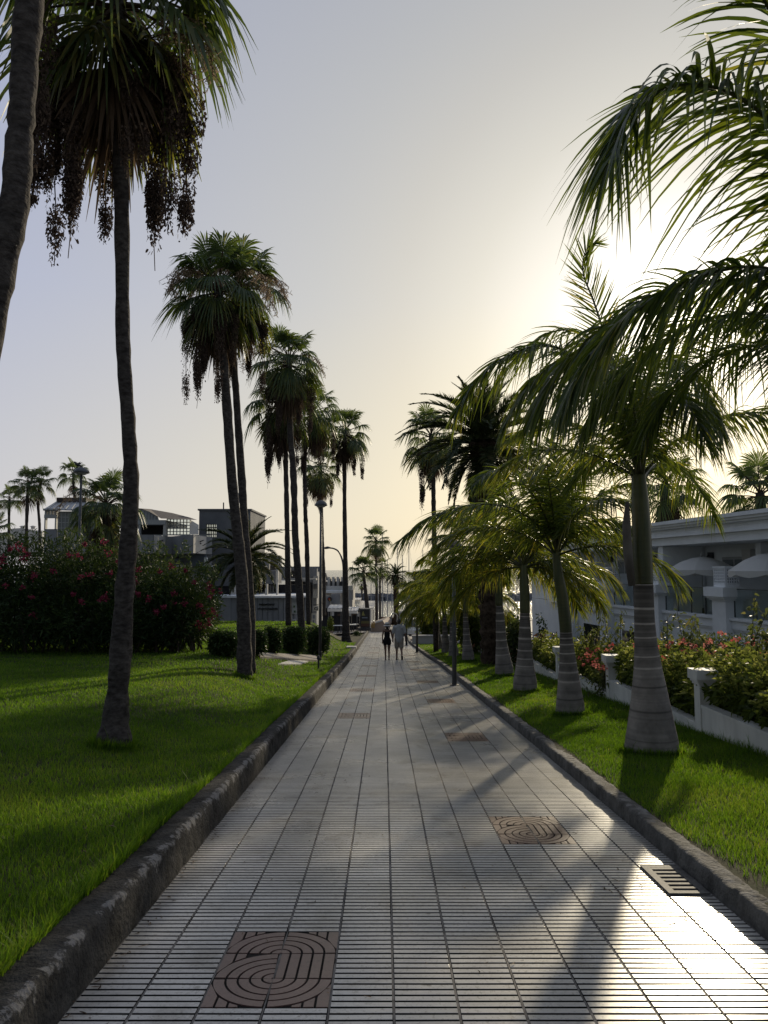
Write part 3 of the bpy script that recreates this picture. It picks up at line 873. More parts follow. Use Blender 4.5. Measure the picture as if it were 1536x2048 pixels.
# ------------------------------------------------------------------ palms, left lawn
GL = 'tall fan palms along the left lawn'
def dL(px, py): return float(hit(px, py, hl)[1])
fan_palm('nearest tall fan palm, its thick dark trunk cut by the left picture edge', [(-104, 1780, 92), (-96, 1500, 64), (-62, 1000, 60), (-36, 760, 56), (-8, 600, 52), (12, 500, 54), (30, 400, 56), (38, 290, 54), (45, 200, 54), (52, 82, 56), (60, -40, 56), (70, -500, 54), (74, -760, 50)], 5.8, 1.1, 26, 10, 4, 1, 3, GL, hl)
d = dL(228, 1495)
fan_palm('tall fan palm with flared foot and dark fruit bunches hanging to its trunk', [(226, 1497, 76), (230, 1450, 56), (236, 1380, 42), (243, 1280, 40), (252, 1150, 36), (260, 1040, 33), (262, 960, 30), (257, 850, 28), (249, 740, 29), (245, 640, 28), (245, 520, 29), (243, 400, 31), (241, 300, 32), (238, 150, 34), (236, -20, 36)], d, 1.22, 40, 9, 8, 0, 4, GL, hl, emin=-62, shag=.5)
for q, (rz, sc_) in enumerate([(-1.25, .72), (-1.62, .8), (-2.0, .75), (1.3, .72), (.6, .8)]):
    place('flower_stalk', FLOW[q % 3], bpy.data.objects['fan_palm.001'], at(245, 120, d), rz, sc_)
for q, (rz, sc_, yy) in enumerate([(1.0, 1.25, 60), (1.45, 1.3, 110), (1.9, 1.15, 130), (2.4, 1.3, 90), (.5, 1.2, 120), (-2.2, 1.0, 60), (-1.5, 1.0, 20)]):
    place('fruit_stalk', FRUIT[q % 4], bpy.data.objects['fan_palm.001'], at(236, yy, d), rz, sc_)
d = dL(490, 1355)
fan_palm('front trunk of the twin fan palms, its bark peeling pale at the foot', [(490, 1356, 33), (489, 1330, 30), (488, 1250, 28), (483, 1150, 25), (473, 1050, 22), (463, 950, 20), (453, 800, 19), (445, 690, 18), (436, 575, 18)], d, 1.02, 34, 10, 9, 6, 5, GL, hl, emin=-60, shag=.3)
fan_palm('slimmer fan palm close behind the twin with the peeling bark', [(503, 1335, 18), (500, 1200, 18), (491, 1080, 17), (483, 950, 16), (473, 800, 14), (467, 690, 13), (476, 570, 13)], d + 1.1, 1.0, 30, 8, 7, 6, 6, GL, hl, emin=-60, shag=.3)
fan_palm('thin fan palm whose lower crown hides behind its thicker neighbour', [(577, 1257, 12), (575, 1100, 11), (572, 950, 10), (570, 880, 9), (560, 800, 9)], 38, 1.45, 30, 12, 7, 1, 7, GL, hl, emin=-60, shag=.4)
fan_palm('thick leaning fan palm rising behind the clipped shrubs, topmost crown of its clump', [(604, 1257, 15), (598, 1170, 14), (591, 1080, 14), (587, 950, 13), (580, 850, 12), (578, 720, 12)], 36, 1.38, 40, 18, 9, 3, 8, GL, hl, emin=-60, shag=.6)
fan_palm('thin fan palm with a ragged crown left of the domed path lamp', [(617, 1255, 9), (614, 1100, 9), (610, 1000, 8), (611, 900, 8), (628, 820, 8)], 42, 1.3, 30, 12, 6, 1, 9, GL, hl, emin=-60, shag=.4)
fan_palm('short bent fan palm just behind the domed path lamp', [(648, 1232, 7), (648, 1170, 8), (645, 1090, 7), (643, 1010, 6), (641, 930, 6)], 55, 1.35, 26, 14, 5, 1, 10, GL, None, emin=-60, shag=.5)
fan_palm('straight slender fan palm standing alone near the end of the left wall', [(693, 1284, 22), (692, 1262, 15), (692, 1200, 11), (690, 1080, 9), (689, 980, 8), (690, 862, 8)], float(hit(693, 1284, hl)[1]), 1.3, 30, 8, 8, 1, 11, GL, hl, emin=-40)
# ------------------------------------------------------------------ palms beyond the left hedge
GF = 'small fan palms beyond the oleander hedge'
for lab, pts, d, cs, nf, sk, sd_ in [
    ('smallest of the far fan palms, at the picture edge', [(18, 1110, 6), (18, 1040, 5), (19, 998, 5)], 62, .95, 20, 0, 20),
    ('far fan palm with the broadest drooping crown above the hedge', [(53, 1110, 7), (53, 1060, 6), (55, 990, 6), (57, 968, 6)], 60, 1.15, 22, 2, 21),
    ('far fan palm with a bent trunk next to the broad-crowned one', [(80, 1110, 6), (79, 1050, 5), (76, 1000, 6), (82, 962, 6)], 61, 1.05, 20, 2, 22),
    ('far fan palm right behind the lamp with the perched bird', [(154, 1110, 7), (151, 1020, 6), (147, 970, 5), (147, 946, 5)], 64, 1.05, 20, 2, 23)]:
    fan_palm(lab, pts, d, cs, nf, sk, 0, 0, sd_, GF, emin=-25)
fan_palm('squat shaggy fan palm with a brown skirt of dead leaves beside the glass pavilion', [(214, 1130, 22), (213, 1080, 22), (212, 1030, 20), (213, 1005, 18)], 42, 1.5, 34, 46, 2, 2, 24, None, emin=-30, shag=.9)
b = at(497, 1247, 44); 
date_palm('feather palm with a stout rough trunk in front of the grey building', b, at(489, 1108, 44), .38, 1.22, 56, 31)
fan_palm('dark low palm leaves at the left edge above the hedge', [(-12, 1110, 9), (-10, 1060, 8)], 45, .9, 18, 4, 0, 0, 33, None, emin=-10)

# ------------------------------------------------------------------ palms, right side
def dR(px, py): return float(hit(px, py, hr)[1])
def fr(pts): return [at(*p) for p in pts]
# nearest one: its trunk is outside the frame, its leaves reach in
d0 = 5.5
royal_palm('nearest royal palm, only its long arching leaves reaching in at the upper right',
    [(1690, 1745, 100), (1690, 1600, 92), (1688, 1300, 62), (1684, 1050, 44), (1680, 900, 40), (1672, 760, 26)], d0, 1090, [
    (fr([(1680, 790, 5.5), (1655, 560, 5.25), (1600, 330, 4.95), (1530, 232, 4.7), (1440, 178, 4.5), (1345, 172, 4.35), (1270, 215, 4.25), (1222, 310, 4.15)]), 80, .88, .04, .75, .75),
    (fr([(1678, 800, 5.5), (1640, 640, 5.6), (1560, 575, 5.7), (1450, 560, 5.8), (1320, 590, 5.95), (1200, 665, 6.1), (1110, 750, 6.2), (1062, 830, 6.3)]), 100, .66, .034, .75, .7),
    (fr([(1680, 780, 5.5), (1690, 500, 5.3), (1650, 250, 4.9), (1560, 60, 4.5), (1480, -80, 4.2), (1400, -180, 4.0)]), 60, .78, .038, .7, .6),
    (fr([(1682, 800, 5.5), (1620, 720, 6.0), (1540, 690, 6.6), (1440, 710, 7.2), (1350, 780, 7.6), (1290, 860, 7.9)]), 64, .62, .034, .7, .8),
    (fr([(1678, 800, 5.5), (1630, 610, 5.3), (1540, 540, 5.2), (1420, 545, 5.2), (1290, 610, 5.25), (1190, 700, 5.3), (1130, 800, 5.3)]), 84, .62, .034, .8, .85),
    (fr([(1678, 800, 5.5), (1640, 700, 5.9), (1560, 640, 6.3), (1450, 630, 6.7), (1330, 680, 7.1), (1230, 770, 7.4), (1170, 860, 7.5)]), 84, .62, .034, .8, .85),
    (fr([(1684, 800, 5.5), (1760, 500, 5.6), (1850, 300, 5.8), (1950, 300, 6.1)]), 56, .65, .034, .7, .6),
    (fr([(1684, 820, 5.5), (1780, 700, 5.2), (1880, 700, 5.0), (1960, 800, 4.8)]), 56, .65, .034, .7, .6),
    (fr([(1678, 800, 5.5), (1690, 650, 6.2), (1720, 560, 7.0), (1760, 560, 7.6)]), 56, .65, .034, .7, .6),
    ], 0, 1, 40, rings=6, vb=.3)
d1 = dR(1303, 1506)
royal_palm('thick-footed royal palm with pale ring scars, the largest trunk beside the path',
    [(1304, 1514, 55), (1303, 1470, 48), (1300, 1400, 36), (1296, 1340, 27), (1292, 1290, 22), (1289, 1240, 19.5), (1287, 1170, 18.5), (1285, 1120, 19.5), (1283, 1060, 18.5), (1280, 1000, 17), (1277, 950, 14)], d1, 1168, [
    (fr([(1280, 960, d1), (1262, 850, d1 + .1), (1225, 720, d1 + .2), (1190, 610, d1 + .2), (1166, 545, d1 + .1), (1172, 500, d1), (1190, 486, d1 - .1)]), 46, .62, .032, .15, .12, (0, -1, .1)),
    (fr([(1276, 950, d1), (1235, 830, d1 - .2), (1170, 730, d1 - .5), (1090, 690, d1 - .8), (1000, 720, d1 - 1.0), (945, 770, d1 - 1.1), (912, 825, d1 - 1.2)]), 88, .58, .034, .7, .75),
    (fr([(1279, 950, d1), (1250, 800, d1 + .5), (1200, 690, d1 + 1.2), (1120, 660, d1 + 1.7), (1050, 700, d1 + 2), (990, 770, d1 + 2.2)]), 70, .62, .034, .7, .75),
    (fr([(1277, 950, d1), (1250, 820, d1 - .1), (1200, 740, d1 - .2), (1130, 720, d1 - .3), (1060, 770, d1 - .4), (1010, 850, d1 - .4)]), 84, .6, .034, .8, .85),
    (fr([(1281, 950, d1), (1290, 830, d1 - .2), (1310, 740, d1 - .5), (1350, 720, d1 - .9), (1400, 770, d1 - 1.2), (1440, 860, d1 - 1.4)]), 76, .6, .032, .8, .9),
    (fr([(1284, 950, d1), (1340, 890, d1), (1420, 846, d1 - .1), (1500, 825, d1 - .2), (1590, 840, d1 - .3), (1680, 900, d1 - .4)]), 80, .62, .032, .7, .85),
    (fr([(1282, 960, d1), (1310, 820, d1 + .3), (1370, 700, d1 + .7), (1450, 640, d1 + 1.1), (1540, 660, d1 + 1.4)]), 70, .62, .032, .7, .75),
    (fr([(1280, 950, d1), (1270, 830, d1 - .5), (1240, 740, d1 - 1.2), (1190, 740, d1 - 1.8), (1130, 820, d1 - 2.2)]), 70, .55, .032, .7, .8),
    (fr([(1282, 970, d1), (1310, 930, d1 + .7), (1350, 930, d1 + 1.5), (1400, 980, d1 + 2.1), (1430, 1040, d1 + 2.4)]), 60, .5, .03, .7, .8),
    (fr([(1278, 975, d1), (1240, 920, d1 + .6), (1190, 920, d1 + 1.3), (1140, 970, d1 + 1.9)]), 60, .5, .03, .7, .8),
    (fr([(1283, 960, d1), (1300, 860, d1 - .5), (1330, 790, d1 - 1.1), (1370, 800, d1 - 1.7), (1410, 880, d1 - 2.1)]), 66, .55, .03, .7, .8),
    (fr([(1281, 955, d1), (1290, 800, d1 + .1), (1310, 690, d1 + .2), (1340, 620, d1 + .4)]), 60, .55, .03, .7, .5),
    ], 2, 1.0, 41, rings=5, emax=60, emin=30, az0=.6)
o = bpy.data.objects
sh = MB(); sh.tube(fr([(1264, 1172, d1 - .16), (1256, 1110, d1 - .15), (1253, 1050, d1 - .13), (1255, 1003, d1 - .1)]), [.045, .06, .055, .02], 10, 0, [.1, .2, .3, .2])
sh.build('old_leaf_base', M['royal_trunk'], [q for q in o if q.name.startswith('royal_palm')][-1], True)
d2 = dR(1140, 1430)
royal_palm('second royal palm from the front, leaning, with a slim green neck',
    [(1141, 1434, 30), (1140, 1405, 27), (1136, 1330, 17), (1132, 1270, 12), (1130, 1240, 12.5), (1124, 1190, 11.5), (1116, 1145, 9.5), (1112, 1105, 7.5)], d2, 1266, [
    (fr([(1110, 1110, d2), (1080, 1055, d2 - .2), (1020, 1015, d2 - .5), (940, 1010, d2 - .7), (860, 1035, d2 - .8), (800, 1080, d2 - .9)]), 78, .60, .034, .7, .7),
    (fr([(1112, 1105, d2), (1105, 1010, d2), (1085, 930, d2 + .1), (1060, 890, d2 + .2), (1030, 880, d2 + .4)]), 66, .52, .032, .6, .4),
    (fr([(1114, 1110, d2), (1150, 1060, d2), (1200, 1040, d2 - .1), (1250, 1050, d2 - .2), (1290, 1085, d2 - .3)]), 70, .55, .032, .7, .85),
    (fr([(1114, 1100, d2), (1140, 1010, d2 + .2), (1180, 950, d2 + .4), (1220, 930, d2 + .6), (1255, 940, d2 + .8)]), 66, .52, .032, .7, .5),
    (fr([(1111, 1100, d2), (1085, 1020, d2 - .4), (1040, 960, d2 - .9), (990, 940, d2 - 1.4), (945, 970, d2 - 1.8)]), 70, .55, .032, .7, .6),
        (fr([(1114, 1100, d2), (1118, 1000, d2 + .2), (1112, 920, d2 + .4), (1100, 880, d2 + .7)]), 66, .56, .032, .5, .3, (.3, -1, .1)),
    (fr([(1115, 1100, d2), (1135, 990, d2 - .1), (1150, 920, d2 - .2), (1175, 890, d2 - .4), (1205, 905, d2 - .6)]), 66, .56, .032, .5, .4, (.2, -1, .3)),
    ], 8, 1.1, 42, emax=84, emin=18, rings=6)
d3 = dR(1050, 1383)
royal_palm('third royal palm from the front, upright with a wide grey foot', [(1051, 1386, 25), (1050, 1360, 23), (1050, 1310, 15), (1050, 1232, 9.5), (1050, 1220, 10), (1049, 1170, 9.5), (1047, 1130, 7)], d3, 1230, None, 19, 1.15, 43)
d4 = dR(1008, 1352)
royal_palm('fourth royal palm from the front, right beside the dark feather palm', [(1009, 1354, 19), (1008, 1335, 18), (1003, 1285, 11), (999, 1215, 7), (998, 1205, 8), (997, 1165, 7.5), (996, 1130, 6)], d4, 1214, None, 17, 1.1, 44)
d5 = dR(937, 1323)
royal_palm('royal palm in front of the broad light green garden leaves', [(937, 1325, 13), (936, 1310, 12), (933, 1275, 7), (931, 1230, 5), (931, 1222, 5.5), (930, 1190, 5)], d5, 1229, None, 17, 1.15, 45)
for lab, px, py, sd_, hh in [('royal palm half hidden behind the grey lamp pole', 907, 1312, 46, 1), ('far royal palm, right one of the last close pair', 892, 1305, 47, 1), ('far royal palm, left one of the last close pair', 877, 1299, 48, 1)]:
    dd = dR(px, py); k = 29.8 / dd
    royal_palm(lab, [(px, py + 2, 12 * k), (px, py - 12 * k, 11 * k), (px - 2, py - 48 * k, 6.5 * k), (px - 3, py - 88 * k, 4.6 * k), (px - 3, py - 97 * k, 5 * k), (px - 4, py - 132 * k, 4.6 * k)], dd, py - 90 * k, None, 16, 1.15, sd_)
b = hit(985, 1332, hr)
date_palm('massive feather palm with a thick black trunk behind the royal palms', b, at(966, 880, b[1]), .37, 1.2, 66, 50)
fan_palm('lone fan palm with a dark two-lobed crown against the glow', [(872, 1290, 11), (869, 1100, 10), (867, 1000, 9), (866, 930, 9), (862, 868, 10)], 38, 1.3, 26, 12, 3, 0, 51, None, hr, emin=-45)
# behind the hotel
fan_palm('fan palm peeping over the hotel roof at the right edge', [(1525, 1140, 18), (1522, 1040, 18), (1520, 985, 18)], 38, 1.7, 30, 6, 2, 0, 52, 'fan palms behind the hotel', emin=-30)
fan_palm('fan palm behind the hotel roof, seen past the biggest royal palm trunk', [(1330, 1140, 18), (1330, 1040, 18), (1330, 968, 18)], 42, 1.7, 28, 6, 2, 0, 53, 'fan palms behind the hotel', emin=-30)
# ------------------------------------------------------------------ harbour palms
GH = 'palms by the harbour'
fan_palm('tallest fan palm at the harbour end of the path', [(753, 1250, 6), (753, 1180, 5), (752, 1110, 4), (752, 1080, 4)], 92, 1.5, 26, 4, 0, 0, 60, GH, emin=-45)
fan_palm('stout low fan palm above the white awnings', [(737, 1245, 8), (733, 1200, 8), (729, 1165, 6), (727, 1152, 8), (727, 1142, 6)], 84, 1.5, 24, 0, 0, 0, 61, GH, emin=-15)
fan_palm('thin fan palm close behind the tallest harbour palm', [(760, 1248, 5), (760, 1200, 4), (760, 1150, 4), (762, 1134, 4)], 95, 1.2, 20, 2, 0, 0, 62, GH, emin=-30)
date_palm('feather palm at the end of the path over the ramp', at(794, 1255, 86), at(791, 1150, 86), .3, .8, 34, 63, GH)
fan_palm('tiny ragged fan palm left of the stout harbour one', [(724, 1215, 3), (724, 1185, 3), (724, 1168, 3)], 110, .6, 12, 6, 0, 0, 64, GH, emin=-40)
# ------------------------------------------------------------------ materials of built things
M['white_wall'] = noisy('white_render', (.68, .7, .72), (.78, .8, .82), 1.2, rough=.8, bump=.08, bscale=30, spec=.2)
M['white_paint'] = noisy('white_paint', (.5, .505, .5), (.68, .68, .67), 1.6, rough=.65, stretch=(2.5, 2.5, .6), lo=.25, hi=.6, bump=.05, bscale=40, spec=.3)
M['grey_wall'] = noisy('grey_concrete', (.22, .225, .24), (.29, .295, .305), .7, rough=.8, bump=.1, bscale=12, spec=.2, stretch=(1, 1, .4))
M['grey_dark'] = noisy('grey_render_dark', (.12, .125, .135), (.16, .165, .175), .9, rough=.85, bump=.1, bscale=12, spec=.2)
M['grey_light'] = noisy('pale_concrete', (.42, .41, .385), (.52, .5, .47), .8, rough=.85, bump=.1, bscale=10, spec=.2)
M['glass'] = flat('window_glass', (.02, .025, .03), .06)
m, nt, b = mat('clear_glass'); b.inputs['Base Color'].default_value = (.75, .85, .85, 1); b.inputs['Roughness'].default_value = .03
gl = N(nt, 'ShaderNodeBsdfTransparent'); gl.inputs[0].default_value = (.88, .92, .92, 1); gs = N(nt, 'ShaderNodeBsdfGlossy', Roughness=.03)
fz_ = N(nt, 'ShaderNodeLayerWeight', Blend=.25); fz = N(nt, 'ShaderNodeMath', operation='MULTIPLY_ADD'); nt.links.new(fz_.outputs['Facing'], fz.inputs[0]); fz.inputs[1].default_value = .22; fz.inputs[2].default_value = .03; mx = N(nt, 'ShaderNodeMixShader')
nt.links.new(fz.outputs[0], mx.inputs[0]); nt.links.new(gl.outputs[0], mx.inputs[1]); nt.links.new(gs.outputs[0], mx.inputs[2]); nt.links.new(mx.outputs[0], nt.nodes['Material Output'].inputs[0])
M['clear'] = m
M['far_glass'] = flat('hazy_glass', (.16, .175, .18), .12)
M['frame'] = flat('pale_metal', (.32, .33, .33), .5)
M['dark_metal'] = noisy('dark_metal', (.03, .032, .035), (.055, .055, .058), 6, rough=.5, spec=.4)
M['grey_metal'] = noisy('galvanised_metal', (.055, .058, .062), (.09, .095, .1), 8, rough=.5, metal=.3)
M['brown_roof'] = noisy('brown_roof', (.06, .048, .042), (.09, .07, .06), 2, rough=.8)
M['black'] = flat('black_opening', (.012, .012, .014), .8)
M['blue_wall'] = flat('bluish_wall', (.16, .19, .24), .8)
M['canvas'] = leaf('white_canvas', [(0, (.68, .67, .64)), (1, (.78, .77, .74))], None, .3, .8, .1)
M['poster'] = flat('poster_white', (.5, .5, .48), .6)
M['ochre'] = flat('ochre_print', (.32, .2, .05), .6)
M['ramp_wall'] = noisy('pinkish_render', (.24, .185, .15), (.3, .235, .19), 1.5, rough=.85, bump=.1)
M['letters'] = flat('dark_lettering', (.02, .02, .022), .6)
M['wood'] = noisy('brown_wood', (.05, .03, .02), (.1, .06, .035), 5, rough=.6, stretch=(6, 1, 1))

def pxb(mb, x0, x1, y0, y1, d, dep, mi=0, var=.5):
    """box whose front face spans those picture columns and rows at distance d"""
    a = at(x0, y1, d); b = at(x1, y0, d)
    mb.box((a[0], d, a[2]), (b[0], d + dep, b[2]), mi, var)

def window_grid(parent, x0, x1, z0, z1, y, nx, nz, bar=.05, glass='glass', frame='frame', M_=None, name='window'):
    """frame of bars with one pane behind, facing -Y at depth y (or through M_)"""
    mb = MB()
    for i in range(nx + 1):
        x = x0 + (x1 - x0) * i / nx; mb.box((x - bar / 2, y - .04, z0 - bar / 2), (x + bar / 2, y + .03, z1 + bar / 2), 0, .5, M_)
    for j in range(nz + 1):
        z = z0 + (z1 - z0) * j / nz; mb.box((x0, y - .037, z - bar / 2), (x1, y + .027, z + bar / 2), 0, .5, M_)
    w = mb.build(name, M[frame], parent)
    mb = MB(); mb.box((x0, y + .0, z0), (x1, y + .012, z1), 0, .5, M_)
    mb.build('pane', M[glass], w)
    return w

# ------------------------------------------------------------------ hotel on the right
D0 = 24.0
u0 = (1536 - 768) / F
HP = A3(u0 * D0, D0, 0)                               # near end of the front
HD = unit(A3(-.123, 1, 0)); HN = A3(-HD[1], HD[0], 0)  # along the front; out of it (towards the path)
def hs(px):                                           # picture column -> distance along the front
    u = (px - 768) / F
    d = (u0 * D0 + .123 * D0) / (u + .123)
    return (d - D0) / HD[1]
def HM(V):                                            # local (along, out, z) -> place
    V = np.asarray(V, float)
    return HP[None] + V[:, :1] * HD[None] + V[:, 1:2] * HN[None] + V[:, 2:3] * A3(0, 0, 1)[None]
def hz(px, py):
    u = (px - 768) / F; d = (u0 * D0 + .123 * D0) / (u + .123)
    return float(at(px, py, d)[2])
S_END = hs(1062); S_NEAR = -7.0
ZR = hz(1536, 1020); ZF = hz(1400, 1088); ZFL = hz(1390, 1236) + .05; ZG = -3.6
hotel = thing('hotel', 'long white two-storey hotel with balconies and a flat moulded roof edge', 'hotel', HM([[S_END / 2, 0, -2.0]])[0])
mb = MB()
# lower storey front, upper rear wall, end wall
mb.box((S_NEAR, -6, ZG), (S_END, 0, ZFL - .02), 0, .5, HM)
mb.box((S_NEAR, -6, ZFL), (S_END - .02, -1.9, ZF + .02), 0, .5, HM)
mb.build('wall', [M['white_wall']], hotel)
mb = MB(); mb.box((hs(1130), -1.89, ZFL), (S_END, .0, ZF + .02), 0, .5, HM); mb.build('end_bay', M['white_wall'], hotel)
mb = MB()
mb.box((S_NEAR, -6, ZF + .02), (S_END + .05, .1, ZR - .3), 0, .5, HM)
for k, (o, z0, z1) in enumerate([(.16, ZR - .62, ZR - .56), (.2, ZR - .30, ZR - .22), (.3, ZR - .22, ZR - .13), (.38, ZR - .13, ZR)]):
    mb.box((S_NEAR - o, -6.2, z0), (S_END + o, .1 + o, z1), 0, .5, HM)
mb.build('roof', M['white_wall'], hotel)
piers = [hs(p) for p in (1690, 1450, 1318, 1218, 1147)]
zcap = hz(1450, 1174); ztop = zcap
for s_ in piers:
    mb = MB()
    mb.box((s_ - .42, -.3, ZG), (s_ + .42, .32, zcap - .42), 0, .5, HM)
    for o, a_, b_ in ((.06, .46, .40), (.13, .40, .33), (.2, .33, 0)):
        mb.box((s_ - .42 - o, -.3, zcap - a_), (s_ + .42 + o, .32 + o, zcap - b_), 0, .5, HM)
    p = mb.build('balcony_pier', M['white_wall'], hotel)
    # pierced block on top
    mb = MB()
    q0 = s_ - .34
    mb.box((q0, -.3, zcap), (q0 + .72, .26, zcap + .10), 0, .5, HM)
    nx, nz = 6, 5
    for i in range(nx + 1):
        x = q0 + .02 + .68 * i / nx
        mb.box((x - .02, .20, zcap + .1), (x + .02, .25, zcap + .66), 0, .5, HM)
    for j in range(nz + 1):
        z = zcap + .13 + .5 * j / nz
        mb.box((q0, .205, z - .02), (q0 + .72, .245, z + .02), 0, .5, HM)
        mb.box((q0 + .005, -.28, z - .02), (q0 + .045, .2, z + .02), 0, .5, HM)
    for i in range(6):
        x = -.26 + .44 * i / 5; mb.box((q0, x - .018, zcap + .1), (q0 + .05, x + .018, zcap + .66), 0, .5, HM)
    mb.box((q0 + .67, -.28, zcap + .1), (q0 + .72, .2, zcap + .66), 0, .5, HM)
    mb.box((q0 - .03, -.3, zcap + .66), (q0 + .75, .27, zcap + .72), 0, .5, HM)
    mb.build('pierced_screen', M['white_wall'], p)
    mb = MB(); mb.box((q0 + .12, -.2, zcap + .1), (q0 + .66, .12, zcap + .655), 0, .5, HM); mb.build('screen_shade_box', M['black'], p)  # black box inside stands in for the shade behind the holes
    # party wall between two terraces
    mb = MB(); mb.box((s_ - .1, -1.88, ZFL), (s_ + .1, -.3, zcap + .3), 0, .5, HM); mb.box((s_ - .16, -1.85, zcap + .3), (s_ + .16, -.32, zcap + .42), 0, .5, HM); mb.build('terrace_divider', M['white_wall'], hotel)
for a, b_ in zip(piers[:-1], piers[1:]):
    a0, b0 = a + .42, b_ - .42
    mb = MB()
    mb.box((a0, -.25, ZFL - .28), (b0, .12, ZFL + .02), 0, .5, HM); mb.box((a0, -.25, ZFL + .02), (b0, .2, ZFL + .12), 0, .5, HM); mb.box((a0, -.25, ZFL - .36), (b0, .06, ZFL - .28), 0, .5, HM)
    mb.build('balcony_ledge', M['white_wall'], hotel)
    zt = ZFL + .12
    n = 4
    r_ = MB(); mb = MB()
    for i in range(n):
        x0 = a0 + (b0 - a0) * i / n + .03; x1 = a0 + (b0 - a0) * (i + 1) / n - .03
        mb.box((x0, -.02, zt + .02), (x1, -.005, zt + .95), 0, .5, HM)
    bl = mb.build('balustrade', M['clear'], hotel)
    for i in range(n + 1):
        x = a0 + (b0 - a0) * i / n; r_.box((x - .02, -.03, zt), (x + .02, .01, zt + .6 if i % 2 else zt + .95), 0, .5, HM)
    r_.box((a0, -.035, zt + .955), (b0, .015, zt + .985), 0, .5, HM)
    r_.build('railing', M['grey_metal'], bl)
    # column above and doors, lamp, air unit
    c = b_ - .05
    mb = MB(); mb.box((c - .2, -1.85, ZFL), (c + .2, -.02, ZF), 0, .5, HM) if b_ == piers[2] else mb.box((c - .15, -1.88, zcap + .4), (c + .15, -1.2, ZF), 0, .5, HM)
    mb.build('column', M['white_wall'], hotel)
    m0 = (a + b_) / 2
    fm = MB(); fm.box((m0 - .8, -1.92, ZFL + .05), (m0 + .8, -1.8, ZFL + 2.25), 0, .5, HM)
    dr = fm.build('door_frame', M['frame'], hotel)
    fm = MB()
    fm.box((m0 - .72, -1.798, ZFL + .12), (m0 - .06, -1.79, ZFL + 2.15), 0, .5, HM); fm.box((m0 + .06, -1.798, ZFL + .12), (m0 + .72, -1.79, ZFL + 2.15), 0, .5, HM)
    fm.build('pane', M['far_glass'], dr)
    mb = MB(); mb.box((m0 - 1.3, -1.88, ZF - .75), (m0 - .75, -1.65, ZF - .2), 0, .5, HM); mb.box((m0 - 1.28, -1.649, ZF - .7), (m0 - .8, -1.64, ZF - .25), 0, .5, HM)
    mb.build('air_unit', M['grey_light'], hotel)
    mb = MB(); mb.box((m0 + 1.5, -1.88, ZF - .55), (m0 + 1.68, -1.7, ZF - .25), 0, .5, HM); mb.lathe([(.0, 0), (.07, .02), (.09, .1), (.04, .16), (0, .18)], HM([[m0 + 1.59, -1.7, ZF - .52]])[0], 10)
    mb.build('wall_lamp', M['grey_metal'], hotel)
    # lower storey: dark opening under the balcony
    mb = MB(); mb.box((a0 + .9, .002, ZG + .8), (b0 - .8, .012, ZFL - 1.0), 0, .5, HM); mb.build('lower_window', M['glass'], hotel)
# end bay windows and ledge
for s_, z0, z1 in ((hs(1085), hz(1085, 1166), hz(1085, 1150)), (hs(1108), hz(1108, 1190), hz(1108, 1172))):
    mb = MB(); mb.box((s_ - .45, .0, z0 - .25), (s_ + .45, .06, z1 + .35), 0, .5, HM); w_ = mb.build('window', M['white_paint'], hotel)
    mb = MB(); mb.box((s_ - .25, .061, z0 - .15), (s_ + .25, .066, z1 + .25), 0, .5, HM); mb.build('pane', M['glass'], w_)
mb = MB(); mb.box((hs(1130), .0, ZFL - .1), (hs(1100), .25, ZFL + .08), 0, .5, HM); mb.build('balcony_ledge', M['white_wall'], hotel)

# furniture on the terraces
def parasol(label, px, py_edge, py_top, out):
    u_ = (px - 768) / F; s_ = (u_ * (HP[1] + out * HN[1]) - HP[0] - out * HN[0]) / (HD[0] - u_ * HD[1]); c = HM([[s_, out, 0]])[0]
    zt = ZFL
    ze = float(at(px, py_edge, c[1])[2]); zp_ = float(at(px, py_top, c[1])[2])
    t = thing('parasol', label, 'parasol', (c[0], c[1], zt), 'white parasols on the hotel terraces')
    r = 1.28
    n = 8
    mb = MB()
    ang = np.arange(n) * 2 * math.pi / n + .2
    top = c.copy(); top[2] = zp_
    P = []
    for k in range(n):
        for j in range(4):
            a_ = ang[k] + (2 * math.pi / n) * j / 4
            P.append((a_, .93 + .07 * abs(j / 4 - .5) * 2 if False else 1 - .035 * math.sin(math.pi * j / 4)))
    rings = [(.04, 1.0), (.3, .9), (.6, .62), (.85, .25), (1.0, 0)]
    V = []
    for rr, zz in rings:
        for a_, q in P: V.append([c[0] + r * rr * q * math.cos(a_), c[1] + r * rr * q * math.sin(a_), ze + (zp_ - ze) * zz])
    m_ = len(P)
    Q = [[i * m_ + j, i * m_ + (j + 1) % m_, (i + 1) * m_ + (j + 1) % m_, (i + 1) * m_ + j] for i in range(4) for j in range(m_)]
    mb.add(V, Q)
    mb.build('canopy', M['canvas'], t)
    mb = MB()
    V = []
    for zz in (0, 1):
        for i, (a_, q) in enumerate(P):
            dz = -(.12 + .1 * math.sin(math.pi * (i % 4) / 4)) * zz
            V.append([c[0] + r * q * 1.004 * math.cos(a_), c[1] + r * q * 1.004 * math.sin(a_), ze + dz])
    mb.add(V, [[j, (j + 1) % m_, m_ + (j + 1) % m_, m_ + j] for j in range(m_)], 0, .3)
    mb.build('valance', M['canvas'], t)
    mb = MB(); mb.tube([(c[0], c[1], zt + .02), (c[0], c[1], zp_ + .1)], .022, 8); mb.lathe([(0, .16), (.03, .13), (.045, .07), (.02, 0)], (c[0], c[1], zp_), 10); mb.build('pole', M['frame'], t)
    mb = MB(); mb.lathe([(.26, 0), (.26, .05), (.05, .09), (.04, .3)], (c[0], c[1], zt + .01), 14); mb.build('base', M['grey_metal'], t)
parasol('white scalloped parasol over the middle terrace of the hotel', 1402, 1140, 1114, -.45)
